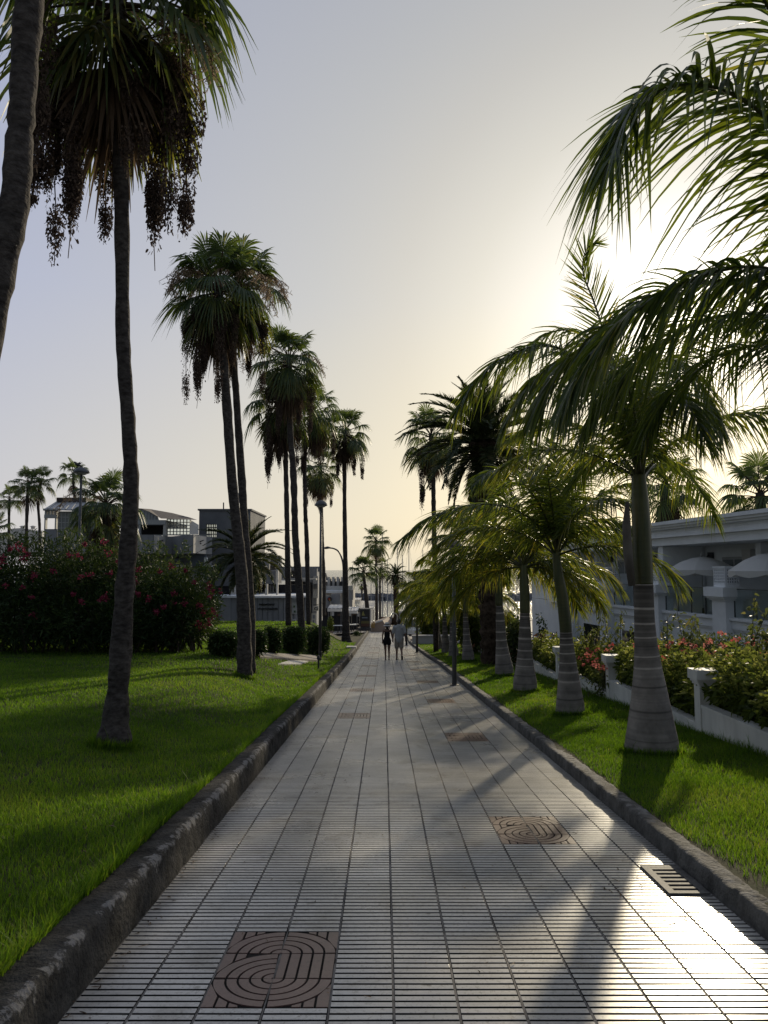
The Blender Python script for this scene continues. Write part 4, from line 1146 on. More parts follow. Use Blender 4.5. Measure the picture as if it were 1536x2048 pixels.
parasol('white scalloped parasol cut by the right picture edge', 1538, 1142, 1106, -.45)

def terrace_chair(label, s_, o, rz, group):
    c = HM([[s_, o, ZFL]])[0]
    t = thing('garden_chair', label, 'chair', c, group)
    Rm = Matrix.Rotation(rz, 3, 'Z')
    def MM(V): return (np.asarray(V) @ np.array(Rm).T) + c
    mb = MB(); mb.box((-.25, -.25, .40), (.25, .25, .45), 0, .5, MM); mb.build('seat', M['frame'], t)
    mb = MB(); mb.box((-.25, .22, .45), (.25, .27, .92), 0, .5, MM); mb.build('backrest', M['frame'], t)
    for sx in (-1, 1):
        for sy in (-1, 1):
            mb = MB(); mb.box((sx * .23 - .02, sy * .22 - .02, 0), (sx * .23 + .02, sy * .22 + .02, .4), 0, .5, MM); mb.build('leg', M['frame'], t)
        mb = MB(); mb.box((sx * .25 - .025, -.25, .62), (sx * .25 + .025, .25, .66), 0, .5, MM); mb.build('armrest', M['frame'], t)
sm = (piers[1] + piers[2]) / 2
terrace_chair('pale garden chair behind the glass balustrade, nearer the parasol pole', sm - .9, -.9, 1.2, 'garden chairs on the hotel terrace')
terrace_chair('pale garden chair behind the glass balustrade, beside the white pier', sm - 1.6, -.8, 2.2, 'garden chairs on the hotel terrace')
terrace_chair('pale garden chair on the narrow terrace glimpsed past the leaning royal palm', (piers[3] + piers[4]) / 2, -.9, 1.5, 'garden chairs on the hotel terrace')
t = thing('garden_table', 'small pale table on the middle hotel terrace', 'table', HM([[sm - .4, -1.25, ZFL]])[0])
c = ORG[t.name]
mb = MB(); mb.lathe([(0, .70), (.42, .70), (.42, .735), (0, .74)], c, 20); mb.build('tabletop', M['frame'], t)
mb = MB(); mb.lathe([(.22, 0), (.22, .03), (.04, .06), (.035, .7)], c, 12); mb.build('pedestal', M['grey_metal'], t)

# ------------------------------------------------------------------ garden wall with piers
wall = thing('garden_wall', 'white stepped garden wall with capped piers beside the right lawn', 'wall', (4.62, 13, float(zp(13))))
PY = [-1.7, 2.1, 6.6, 11.0, 15.4, 19.9, 24.3, 28.7, 33.1, 37.5, 41.9, 46.3]
for i, y in enumerate(PY):
    z0 = float(zp(y))
    mb = MB(); mb.box((4.52, y - .1, z0 - .3), (4.70, y + .1, z0 + .98))
    for o, a_, b_ in ((.02, .84, .875), (.04, .875, .91), (.065, .91, 1.05)):
        mb.box((4.52 - o, y - .1 - o, z0 + a_), (4.70 + o, y + .1 + o, z0 + b_))
    p = mb.build('pier', M['white_paint'], wall)
    if i:
        y0 = PY[i - 1] + .1
        top = z0 + .56
        mb = MB(); mb.box((4.54, y0, z0 - .3), (4.69, y - .1, top - .05)); mb.box((4.528, y0, top - .05), (4.695, y - .1, top))
        w_ = mb.build('wall_panel', M['white_paint'], wall)
# low grey wall closing the strip of lawn
mb = MB(); z0 = float(zp(47.2)); mb.box((xr(47) + .06, 47.0, z0 - .3), (4.5, 47.35, z0 + .55)); mb.box((xr(47) + .03, 46.96, z0 + .55), (4.5, 47.4, z0 + .63))
tag(mb.build('end_wall', M['grey_light']), 'low grey wall closing the far end of the right lawn strip', 'wall')

# ------------------------------------------------------------------ lamps
def dome_lamp(label, px, pyb, pyt, H, d=None, domew=.47, bracket=False):
    b = hit(px, pyb, H) if d is None else at(px, pyb, d)
    d = b[1]; h = at(px, pyt, d)[2] - b[2]
    t = thing('path_lamp', label, 'street lamp', b, 'dome-topped path lamps')
    mb = MB(); mb.tube([(b[0], b[1], b[2] - .05), (b[0], b[1], b[2] + h * .4), (b[0], b[1], b[2] + h - .1)], [.062, .055, .042], 12); mb.build('pole', M['grey_metal'], t, True)
    mb = MB(); mb.lathe([(0, 0), (.13, 0), (.13, .02), (.065, .03), (.065, .35), (.06, .36)], b, 14); mb.build('foot', M['dark_metal'], t)
    w = domew / 2
    c = (b[0], b[1], b[2] + h - .2)
    mb = MB(); mb.lathe([(w * .99, -.02), (w * 1.04, 0), (w, .03), (w * .9, .08), (w * .65, .14), (w * .35, .175), (w * .1, .2), (0, .2)], c, 24); mb.build('hood', M['grey_metal'], t, True)
    mb = MB(); mb.lathe([(.05, -.09), (w * .5, -.08), (w * .9, -.02), (0, -.015)], c, 20); mb.build('diffuser', M['frame'], t, True)
    return t
dome_lamp('grey dome-topped lamp on the left lawn by the clipped shrubs', 640, 1322, 1000, hl)
lampB = dome_lamp('dome-topped lamp rising from behind the oleander hedge with a bird on it', 152, 1290, 934, hl, 27, .55)
dome_lamp('nearest dome-topped lamp pole standing on the right edge of the path', 909, 1371, 1078, lambda x, y: zp(y))
dome_lamp('dark lamp pole at the path edge ahead of the walking man', 834, 1305, 1150, lambda x, y: zp(y))
dome_lamp('thinnest far lamp pole beside the white car', 813, 1291, 1165, lambda x, y: zp(y))
# bird on the lamp
tp = at(155, 936, 27)
bird = MB()
bp_ = [tp + A3(.17, 0, .05), tp + A3(.08, 0, .09), tp + A3(0, 0, .12), tp + A3(-.05, 0, .15), tp + A3(-.085, 0, .2), tp + A3(-.12, 0, .21), tp + A3(-.15, 0, .205)]
bird.tube(bp_, [.012, .035, .06, .05, .032, .03, .004], 8)
bird.tube([tp + A3(0, -.02, .08), tp + A3(0, -.02, .0)], .006, 4); bird.tube([tp + A3(0, .02, .08), tp + A3(0, .02, .0)], .006, 4)
bird.add([tp + A3(-.03, .03, .15), tp + A3(.05, .06, .13), tp + A3(.16, .05, .21), tp + A3(.06, .04, .2)], [[0, 1, 2, 3]]); bird.add([tp + A3(-.03, -.03, .15), tp + A3(.05, -.06, .13), tp + A3(.14, -.05, .23), tp + A3(.06, -.04, .2)], [[0, 1, 2, 3]])
tag(bird.build('bird', M['dark_metal'], smooth=True, org=tp), 'dark bird perched on the dome of the lamp behind the hedge', 'bird')
# curved street light
b = at(687, 1256, 60)
t = thing('street_light', 'tall street light with a curved arm above the restaurant awnings', 'street lamp', b)
P = [b, at(687, 1200, 60), at(687, 1140, 60), at(684, 1118, 60), at(677, 1103, 60), at(667, 1097, 60), at(658, 1096, 60)]
mb = MB(); mb.tube(spline(P, 30), np.linspace(.1, .05, 30), 10); mb.build('pole', M['grey_metal'], t, True)
e = P[-1]
mb = MB(); mb.tube([e + A3(.15, 0, .02), e + A3(-.1, 0, .03), e + A3(-.3, 0, 0), e + A3(-.42, 0, -.02)], [.05, .11, .1, .03], 10); mb.build('lamp_head', M['grey_metal'], t, True)
# ------------------------------------------------------------------ shrubs and flowers
M['oleander'] = leaf('oleander_leaf', [(0, (.008, .02, .006)), (.6, (.024, .05, .012)), (1, (.08, .11, .03))], [(0, (.015, .03, .006)), (.6, (.07, .11, .02)), (1, (.2, .24, .06))], .28, .55, .2)
M['pink'] = leaf('pink_petal', [(0, (.11, .01, .028)), (1, (.3, .05, .09))], None, .4, .7, .15)
M['coral'] = leaf('coral_petal', [(0, (.4, .05, .045)), (1, (.68, .22, .18))], [(0, (.5, .08, .07)), (1, (.8, .35, .28))], .45, .6)
M['boxleaf'] = leaf('clipped_leaf', [(0, (.016, .034, .01)), (.7, (.045, .075, .018)), (1, (.12, .14, .035))], None, .32, .5, .2)
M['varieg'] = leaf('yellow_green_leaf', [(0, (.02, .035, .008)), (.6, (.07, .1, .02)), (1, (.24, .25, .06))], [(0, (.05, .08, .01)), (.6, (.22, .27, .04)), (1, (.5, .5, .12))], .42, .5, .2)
M['garden'] = leaf('garden_leaf', [(0, (.025, .04, .012)), (.6, (.06, .085, .025)), (1, (.16, .15, .05))], [(0, (.06, .09, .02)), (.6, (.17, .2, .05)), (1, (.35, .3, .1))], .4, .5)
M['twig'] = noisy('twig', (.03, .022, .015), (.07, .05, .035), 12, rough=.9)
M['redleaf'] = leaf('reddish_leaf', [(0, (.04, .03, .015)), (1, (.17, .07, .04))], None, .35, .5)

def leaves(mb, P, L, w, g, up=.3, v0=.5, vs=.18, mi=0, out=None, K=4, droop=.25, vadd=None):
    """pointed leaves of length about L at points P, growing outwards"""
    n = len(P)
    d = g.normal(0, .75, (n, 3)) + A3(0, 0, up)
    if out is not None: d = d + out
    d = unit(d)
    l = L * g.uniform(.6, 1.2, n)
    u = np.linspace(0, 1, K)
    C = P[:, None] + d[:, None] * (u[None, :, None] * l[:, None, None]); C[..., 2] -= (droop * l)[:, None] * u[None] ** 2
    wd = unit(np.cross(d, g.normal(0, 1, (n, 3))))
    W = wd[:, None] * (np.interp(u, [0, .35, .75, 1], [.15, 1, .7, .03]) * w * .5)[None, :, None] * g.uniform(.7, 1.2, n)[:, None, None]
    v = v0 + g.normal(0, vs, n)
    if vadd is not None: v = v + vadd
    mb.strips(C, W, mi, np.clip(v, 0, 1))

def mound_pts(n, lumps, g, shell=.55):
    """points through a set of ellipsoid lumps (centre, radii), most of them near the outside"""
    vol = np.array([l[1][0] * l[1][1] * l[1][2] for l in lumps]) ** .75; vol /= vol.sum()
    k = g.choice(len(lumps), n, p=vol)
    c = np.array([l[0] for l in lumps])[k]; r = np.array([l[1] for l in lumps])[k]
    d = unit(g.normal(0, 1, (n, 3)))
    q = 1 - shell * g.random(n) ** 1.6
    q = q * (1 + .1 * np.sin(d[:, 0] * 7 + k) * np.sin(d[:, 2] * 6 + k * 2) + .06 * g.normal(0, 1, n))
    return c + d * r * q[:, None], d

def cluster(mb, c, r, n, g, size, mi=0):
    P = c + g.normal(0, 1, (n, 3)) * r * .55
    d = unit(g.normal(0, 1, (n, 3)) + A3(0, -.3, .3)); t1 = unit(np.cross(d, g.normal(0, 1, (n, 3))))
    C = P[:, None] + t1[:, None] * (np.array([-.5, 0, .5])[None, :, None] * size)
    t2 = np.cross(d, t1)
    W = t2[:, None] * (np.array([.15, .5, .15])[None, :, None] * size)
    mb.strips(C, W, mi, g.random(n))

# big oleander hedge on the left lawn
def oleander():
    g = np.random.default_rng(61)
    o = at(215, 1302, 21.5)
    t = thing('oleander_hedge', 'big dark oleander hedge with pink flower heads on the left lawn', 'hedge', (o[0], o[1], float(hl(o[0], o[1]))))
    lumps = []
    def px(a, b, d): return at(a, b, d)
    for (x, y, d, rx, rz) in [(-330, 1190, 24, 1.6, 1.7), (-200, 1175, 24.5, 1.6, 1.7), (-100, 1180, 23, 1.6, 1.6), (-20, 1200, 22, 1.5, 1.5), (60, 1180, 22.5, 1.4, 1.55), (140, 1180, 22, 1.4, 1.55), (215, 1172, 22.5, 1.4, 1.55), (285, 1178, 22, 1.35, 1.5), (345, 1195, 22.4, 1.1, 1.25), (385, 1215, 22.2, .8, 1.0), (100, 1210, 23.5, 1.6, 1.3), (250, 1210, 23.5, 1.6, 1.3), (350, 1235, 21.6, .95, .85), (180, 1235, 21.3, 1.4, .9), (50, 1235, 21.3, 1.4, .9), (275, 1240, 21.3, 1.1, .8)]:
        lumps.append((px(x, y + (30 if x > 170 and y < 1200 else 4), d), A3(rx, 1.25, rz * .97)))
    mb = MB()
    P, D = mound_pts(95000, lumps, g, .6)
    k = P[:, 2] > hl(P[:, 0], P[:, 1]) + .03 + .2 * g.random(len(P))
    P, D = P[k], D[k]
    leaves(mb, P, .19, .034, g, .55, .42, .18, 0, D * .9, vadd=.14 * np.sin(P[:, 0] * 2.3) * np.sin(P[:, 2] * 3 + P[:, 0]))
    # upright shoots along the top
    top = np.array([l[0] + A3(g.uniform(-1, 1) * l[1][0], g.uniform(-.6, .6), l[1][2] * .93) for l in lumps for _ in range(16)])
    for c in top:
        h = g.uniform(.15, .5)
        m = 16
        z = np.linspace(0, h, m)
        leaves(mb, c + np.c_[g.normal(0, .015, m), g.normal(0, .015, m), z], .2, .034, g, .9, .6, .15)
    # dead, dark wood inside
    mb.build('foliage', M['oleander'], t)
    mb = MB()
    for l in lumps:
        for _ in range(7):
            b = l[0] + A3(g.uniform(-1, 1) * l[1][0] * .7, g.uniform(-.5, .5), 0); z = float(hl(b[0], b[1]))
            mb.tube(spline([(b[0] + g.normal(0, .1), b[1], z - .05), (b[0] + g.normal(0, .15), b[1], z + .6), l[0] + A3(g.normal(0, .5), g.normal(0, .3), g.uniform(0, .8))], 8), np.linspace(.035, .012, 8), 5)
    mb.build('stems', M['twig'], t)
    mb = MB()
    fl = []
    for x, y, d in [(25, 1100, 21), (40, 1095, 21), (52, 1102, 21), (8, 1118, 20.5), (60, 1110, 21), (48, 1118, 20.8), (5, 1125, 20.6), (142, 1112, 20.9), (160, 1114, 20.9), (172, 1090, 21.2), (212, 1086, 21.2), (218, 1108, 21), (70, 1155, 20.4), (185, 1150, 20.3), (225, 1148, 20.4), (165, 1155, 20.3), (345, 1133, 21.4), (322, 1145, 21.4), (372, 1142, 21.4), (392, 1165, 21.2), (420, 1175, 21.4), (425, 1183, 21.3), (443, 1184, 21.5), (372, 1208, 20.9), (350, 1206, 20.9), (300, 1200, 20.4), (280, 1190, 20.5), (215, 1196, 20.2), (150, 1190, 20.2), (165, 1205, 20.2), (205, 1200, 20.2), (315, 1225, 20.4), (270, 1165, 20.5), (280, 1140, 20.8), (420, 1240, 21.4), (432, 1232, 21.5), (428, 1222, 21.5), (410, 1226, 21.3), (404, 1252, 21.2), (395, 1245, 21.2), (15, 1172, 20.4), (48, 1176, 20.3), (110, 1143, 20.6), (240, 1125, 20.9)]:
        fl.append(at(x, y, d))
    for _ in range(14):
        l = lumps[g.integers(0, len(lumps))]; dd = unit(A3(g.normal(0, .8), -abs(g.normal(0, 1)) - .2, g.normal(.3, .6)))
        fl.append(l[0] + dd * l[1] * 1.03)
    for c in fl: cluster(mb, c + A3(0, -.12, .02), g.uniform(.055, .105), int(g.integers(16, 46)), g, .05)
    mb.build('flowers', M['pink'], t)
oleander()

def shrub(name, label, cat, x0, x1, yt, yb, d, H, mat_, nl, L, w, group=None, seed=0, stems=5, boxy=.0, v0=.45, dep=None, z0=None, vs=.18):
    g = np.random.default_rng(seed)
    if d is None: d = float(hit((x0 + x1) / 2, yb, H)[1])
    a = at(x0, yb, d); b = at(x1, yt, d)
    cx = (a[0] + b[0]) / 2; z = float(H(cx, d)) if z0 is None else z0
    rx = (b[0] - a[0]) / 2; hz_ = b[2] - z; ry = dep or min(rx, .8)
    t = thing(name, label, cat, (cx, d, z), group)
    lumps = []
    for _ in range(7):
        lumps.append((A3(cx + g.uniform(-.42, .42) * rx, d + g.uniform(-.3, .3) * ry, z + hz_ * g.uniform(.42, .58)), A3(rx * g.uniform(.55, .7), ry * .8, hz_ * g.uniform(.42, .5))))
    mb = MB(); P, D = mound_pts(nl, lumps, g, .7)
    if boxy:
        P[:, 0] = cx + np.clip((P[:, 0] - cx) * (1 + boxy), -rx, rx); P[:, 2] = np.clip(z + (P[:, 2] - z) * (1 + boxy * .4), z + .03, z + hz_ * (1 + .03 * g.normal(0, 1, nl)))
    k = P[:, 2] > z + .04; P, D = P[k], D[k]
    leaves(mb, P, L, w, g, .35, v0, vs, 0, D * .7)
    mb.build('foliage', mat_, t)
    mb = MB()
    for _ in range(stems):
        mb.tube(spline([(cx + g.uniform(-.4, .4) * rx, d + g.uniform(-.2, .2), z - .05), (cx + g.uniform(-.5, .5) * rx, d + g.uniform(-.2, .2), z + hz_ * .35), (cx + g.uniform(-.6, .6) * rx, d, z + hz_ * .75)], 7), np.linspace(.022, .006, 7), 5)
    mb.build('stems', M['twig'], t)
    return t
GS = 'clipped dark shrubs in a row on the left lawn'
dS = float(hit(560, 1310, hl)[1])
shrub('shrub', 'widest clipped dark shrub, left end of the row by the peeling trunk', 'shrub', 420, 482, 1266, 1312, None, hl, M['boxleaf'], 7000, .09, .04, GS, 71, boxy=.25)
shrub('shrub', 'clipped dark shrub half hidden right behind the twin palm trunks', 'shrub', 480, 532, 1262, 1312, None, hl, M['boxleaf'], 6000, .09, .04, GS, 72, boxy=.25)
shrub('shrub', 'narrow upright clipped shrub standing apart in the middle of the row', 'shrub', 528, 562, 1256, 1307, None, hl, M['boxleaf'], 5000, .09, .04, GS, 73, boxy=.25)
shrub('shrub', 'clipped dark shrub below the thick leaning fan palm', 'shrub', 566, 612, 1256, 1310, None, hl, M['boxleaf'], 6500, .09, .04, GS, 74, boxy=.25)
shrub('shrub', 'clipped dark shrub touching the domed lamp pole', 'shrub', 606, 657, 1256, 1310, None, hl, M['boxleaf'], 7000, .09, .04, GS, 75, boxy=.25)
b = hit(715, 1272, hl)
shrub('low_plant', 'tiny low plant in the grass right of the straight slender palm', 'plant', 706, 724, 1262, 1270, b[1], hl, M['boxleaf'], 500, .12, .04, None, 76, 2)
# stones in the grass
M['slab'] = noisy('stone_slab', (.16, .14, .12), (.26, .23, .2), 4, rough=.85, bump=.4)
def slab(label, quad, th, H, mm='slab'):
    P = []
    for x, y in quad:
        q = hit(x, y, H); P.append((q[0], q[1]))
    P = P if np.cross(np.subtract(P[1], P[0]), np.subtract(P[2], P[1])) > 0 else P[::-1]
    V = np.array([[x, y, float(H(x, y)) + dz] for dz in (-.06, th) for x, y in P])
    mb = MB(); mb.add(V, [[i, (i + 1) % 4, 4 + (i + 1) % 4, 4 + i] for i in range(4)] + [[4, 5, 6, 7]])
    return tag(mb.build('stone_slab', M[mm]), label, 'stone slab', 'stone slabs lying by the shrubs')
slab('long brown stone slab at the foot of the clipped shrubs', [(520, 1318), (636, 1324), (632, 1314), (512, 1309)], .07, hl)
slab('pale flat stone slab with a dark gap in front of the brown one', [(556, 1331), (600, 1331), (622, 1323), (578, 1324)], .05, hl, 'grey_light')
mb = MB(); c = at(637, 1336, 24); z = float(hl(c[0], c[1])); mb.tube([(c[0], c[1], z), (c[0], c[1], z + .32)], .03, 8); mb.lathe([(.05, .3), (.06, .34), (.04, .42), (0, .43)], (c[0], c[1], z), 10)
tag(mb.build('garden_spike_light', M['dark_metal']), 'small dark garden light stuck in the grass by the stone slabs', 'garden light')
q = at(704, 1291, float(hit(704, 1296, hl)[1])); mb = MB(); mb.box((-1.95, q[1] - .35, float(zp(q[1])) + .2), (-1.44, q[1] + .35, float(zp(q[1])) + .30))
tag(mb.build('coping_stone', M['grey_light']), 'pale coping stone lying on the left wall before the straight slender palm', 'stone block')

# planting behind the garden wall
def hedge_bay(label, y0, y1, n, seed, L, H_=1.2):
    g = np.random.default_rng(seed)
    ym = (y0 + y1) / 2; z = float(zp(ym)) + .2
    t = thing('yellow_green_hedge', label, 'hedge', (5.3, ym, z), 'yellow-green hedges behind the garden wall')
    lumps = []
    for y in np.arange(y0 + .3, y1, .55):
        lumps.append((A3(5.15 + g.normal(0, .12), y + g.normal(0, .1), float(zp(y1)) + .66 + .09 * g.normal()), A3(.68, .55, .62 * H_ / 1.2 + g.uniform(-.06, .06))))
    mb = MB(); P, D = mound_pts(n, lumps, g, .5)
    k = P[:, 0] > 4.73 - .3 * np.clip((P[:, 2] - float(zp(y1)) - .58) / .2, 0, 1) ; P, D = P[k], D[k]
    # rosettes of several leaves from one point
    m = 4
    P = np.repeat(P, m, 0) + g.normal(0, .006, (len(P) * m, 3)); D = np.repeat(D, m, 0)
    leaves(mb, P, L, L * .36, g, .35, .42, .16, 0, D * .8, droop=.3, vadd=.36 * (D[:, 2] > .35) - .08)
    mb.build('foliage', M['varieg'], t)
    mb = MB()
    for y in np.arange(y0 + .3, y1, .4):
        mb.tube([(5.3, y, z - .2), (5.3 + g.normal(0, .1), y + g.normal(0, .1), z + .7)], [.02, .01], 5)
    mb.build('stems', M['twig'], t)
labs = ['yellow-green hedge at the right picture edge behind the nearest white pier', 'yellow-green hedge between the first and second white piers, behind the biggest royal palm', 'yellow-green hedge between the second and third white piers', 'yellow-green hedge beyond the third white pier', 'yellow-green hedge near the dark feather palm trunk', 'farthest yellow-green hedge behind the garden wall']
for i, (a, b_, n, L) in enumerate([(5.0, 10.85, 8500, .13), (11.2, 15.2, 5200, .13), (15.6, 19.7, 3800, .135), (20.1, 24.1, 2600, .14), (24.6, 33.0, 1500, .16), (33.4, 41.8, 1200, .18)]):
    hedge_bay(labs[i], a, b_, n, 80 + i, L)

def tall_plant(label, px, pyt, d, spread, nst, seed, mat_='garden', L=.11, name='tall_shrub', group='tall leafy shrubs in the hotel garden', flowers=0):
    g = np.random.default_rng(seed)
    c = at(px, pyt, d); z0 = float(zp(d)) + .25
    t = thing(name, label, 'shrub', (c[0], d, z0), group)
    h = c[2] - z0
    mb = MB(); ml = MB()
    for i in range(nst):
        hh = h * (1 if i == 0 else g.uniform(.55, .97))
        e = A3(c[0] + g.normal(0, .45) * spread * (i > 0), d + g.normal(0, .4) * spread, z0 + hh)
        P = spline([(c[0] + g.normal(0, .12), d + g.normal(0, .1), z0 - .05), (c[0] * .5 + e[0] * .5 + g.normal(0, .06), d, z0 + hh * .5), e], 16)
        mb.tube(P, np.linspace(.016, .004, 16), 5)
        n = int(46 * hh)
        k = g.uniform(3, 15, n)
        Q = np.stack([np.interp(k, np.arange(16), P[:, j]) for j in range(3)], 1) + g.normal(0, .05, (n, 3))
        leaves(ml, Q, L, L * .5, g, .1, .5, .2, 0, droop=.6)
    n = int(420 * spread)
    Q = A3(c[0], d, z0) + np.c_[g.normal(0, .4, n) * spread, g.normal(0, .35, n) * spread, g.random(n) ** 1.3 * h * .55]
    leaves(ml, Q, L, L * .5, g, .2, .4, .2, 0, droop=.5)
    ml.build('foliage', M[mat_], t); mb.build('stems', M['twig'], t)
    if flowers:
        for _ in range(flowers):
            q = A3(c[0], d, z0) + A3(g.normal(0, .55) * spread, g.normal(0, .3), h * g.uniform(.55, 1.0))
            mf = MB(); cluster(mf, q, .045, 9, g, .042); mf.build('flower_head', M['coral'], t)
tall_plant('tallest leafy shrub in front of the right hotel pier', 1500, 1195, 12.2, .8, 9, 90)
tall_plant('thin upright shrub with a single tall shoot right of the biggest royal palm', 1361, 1222, 14.5, .6, 5, 91)
tall_plant('bushy olive shrub between the leaning royal palm and the biggest one', 1190, 1232, 18.5, 1.1, 9, 92, L=.1)
tall_plant('olive shrub close left of the biggest royal palm trunk', 1236, 1222, 17.5, .8, 6, 93, L=.1)
tall_plant('dark thin shrub by the far end wall of the hotel', 1078, 1226, 27, .7, 5, 94, 'boxleaf', .13)
tall_plant('reddish leafy shrub low by the far end of the hotel', 1085, 1262, 24, 1.1, 8, 95, 'redleaf', .13)
tall_plant('reddish dark shrub behind the third royal palm', 1020, 1250, 30, 1.0, 6, 96, 'redleaf', .15)
GFLW = 'coral flowering bushes in the hotel garden'
tall_plant('widest coral-red flowering bush behind the nearest pier', 1440, 1280, 13.2, 1.2, 8, 97, 'garden', .09, 'flowering_bush', GFLW, 62)
tall_plant('coral-red flowering bush just right of the biggest royal palm', 1378, 1282, 14, .9, 6, 98, 'garden', .09, 'flowering_bush', GFLW, 26)
tall_plant('coral-red flowering bush left of the biggest royal palm', 1215, 1296, 15.8, .9, 6, 99, 'garden', .09, 'flowering_bush', GFLW, 24)
tall_plant('single coral flowering bush at the right edge over the hedge', 1530, 1262, 12.6, .7, 5, 100, 'garden', .09, 'flowering_bush', GFLW, 9)
shrub('garden_bush', 'dark green bush filling the garden below the hotel balconies', 'bush', 1250, 1560, 1268, 1330, 15.5, lambda x, y: zp(y) + .25, M['garden'], 6500, .1, .045, None, 101, 8, dep=.8, v0=.25)
shrub('garden_bush', 'broad light green leaves behind the wall left of the black feather palm', 'bush', 915, 968, 1222, 1290, 36, lambda x, y: zp(y) + .25, M['varieg'], 2600, .26, .12, None, 102, 5, v0=.55)
shrub('garden_bush', 'light green leaves between the black feather palm and the third royal palm', 'bush', 1000, 1050, 1222, 1260, 40, lambda x, y: zp(y) + .25, M['varieg'], 1200, .26, .12, None, 103, 5, v0=.45)
shrub('garden_bush', 'dark bush under the fourth royal palm behind the wall', 'bush', 1005, 1062, 1238, 1320, 26, lambda x, y: zp(y) + .25, M['garden'], 2500, .13, .06, None, 105, 5, v0=.25)
shrub('bamboo_bush', 'tall yellowish green bush behind the low grey end wall', 'bush', 832, 876, 1212, 1280, 52, lambda x, y: zp(y), M['varieg'], 5200, .2, .06, None, 104, 9, v0=.3)
shrub('garden_bush', 'bush behind the last pair of royal palms', 'bush', 876, 922, 1226, 1290, 50, lambda x, y: zp(y), M['varieg'], 2600, .22, .09, None, 106, 9, v0=.35)

# ------------------------------------------------------------------ drain grate, fallen bits on the path
y0, y1 = 5.02, 5.575; x0 = XL + 11 * T + .01; x1 = 2.11
def PZ(V):
    V = np.asarray(V, float).copy(); V[:, 2] += zp(V[:, 1]); return V
t = thing('drain_grate', 'slotted stone drain cover let into the path at the right kerb', 'drain grate', (1.97, 5.3, float(zp(5.3))))
M['gratestone'] = noisy('drain_stone', (.06, .057, .054), (.13, .125, .118), 20, rough=.7, bump=.6, bscale=60, bdist=.006)
mb = MB(); mb.box((x0, y0, .004), (x0 + .05, y1, .014), 0, .5, PZ); mb.box((x1 - .05, y0, .004), (x1, y1, .014), 0, .5, PZ); mb.box((x0 + .05, y0, .004), (x1 - .05, y0 + .05, .0135), 0, .5, PZ); mb.box((x0 + .05, y1 - .05, .004), (x1 - .05, y1, .0135), 0, .5, PZ)
mb.build('frame', M['gratestone'], t)
mb = MB()
n = 6; st = (y1 - y0 - .1) / n
for i in range(n):
    a = y0 + .05 + st * i; mb.box((x0 + .05, a + st * .52, .0035), (x1 - .05, a + st * .98, .013), 0, .5, PZ)
mb.build('bars', M['gratestone'], t)
mb = MB(); mb.box((x0 + .045, y0 + .045, .002), (x1 - .045, y1 - .045, .0032), 0, .5, PZ); mb.build('slot_shade', M['black'], t)  # thin black sheet, the shade down the slots put into colour
g = np.random.default_rng(110)
mb = MB()
def bit(x, y, L, a, w=.0035):
    m = 5; s_ = np.linspace(0, 1, m)
    P = np.c_[x + L * s_ * math.cos(a) + .15 * L * np.sin(s_ * 3), y + L * s_ * math.sin(a) + .2 * L * s_ ** 2, 0 * s_]
    P[:, 2] = zp(P[:, 1]) + .0075
    mb.strips(P[None], np.c_[-math.sin(a) * w * np.array([.3, 1, .8, .5, .2]), math.cos(a) * w * np.array([.3, 1, .8, .5, .2]), 0 * s_][None], 0, g.random())
for _ in range(150):
    y = 2.6 + 14 * g.random() ** 1.6; x = g.uniform(XL + .05, 2.08); bit(x, y, g.uniform(.008, .05), g.uniform(0, 6.28), g.uniform(.002, .005))
for cx, cy, nn, sp in [(1.62, 5.15, 22, .14), (1.5, 6.5, 12, .16), (-.5, 8.6, 14, .2), (1.8, 4.7, 6, .1)]:
    for _ in range(nn): bit(cx + g.normal(0, sp), cy + g.normal(0, sp), g.uniform(.02, .1), g.uniform(0, 6.28), g.uniform(.002, .006))
for _ in range(160):
    y = 1.8 + 16 * g.random() ** 1.5; bit(XL + abs(g.normal(0, .06)) + .01, y, g.uniform(.01, .06), g.uniform(0, 6.28), .005)
for _ in range(120):
    y = 3 + 16 * g.random() ** 1.4; sd = g.random() < .45
    x = g.uniform(2.4, 4.4) if sd else -1.8 - g.random() * .35 * y
    m = 5; s_ = np.linspace(0, 1, m); a = g.uniform(0, 6.28); L = g.uniform(.03, .11); hh = float((hr if sd else hl)(x, y)) + .045
    P = np.c_[x + L * s_ * math.cos(a), y + L * s_ * math.sin(a), hh + .02 * np.sin(s_ * 3 + a)]
    mb.strips(P[None], np.c_[-math.sin(a) * .006 * np.sin(s_ * 3.1), math.cos(a) * .006 * np.sin(s_ * 3.1), 0 * s_][None], 0, g.uniform(.5, 1))
tag(mb.build('leaf_litter', M['dead']), 'scattered dry bits of palm leaf on the path tiles and lawns', 'litter', kind='stuff')
# ------------------------------------------------------------------ left buildings
def gz(d): return float(zp(d)) - .4
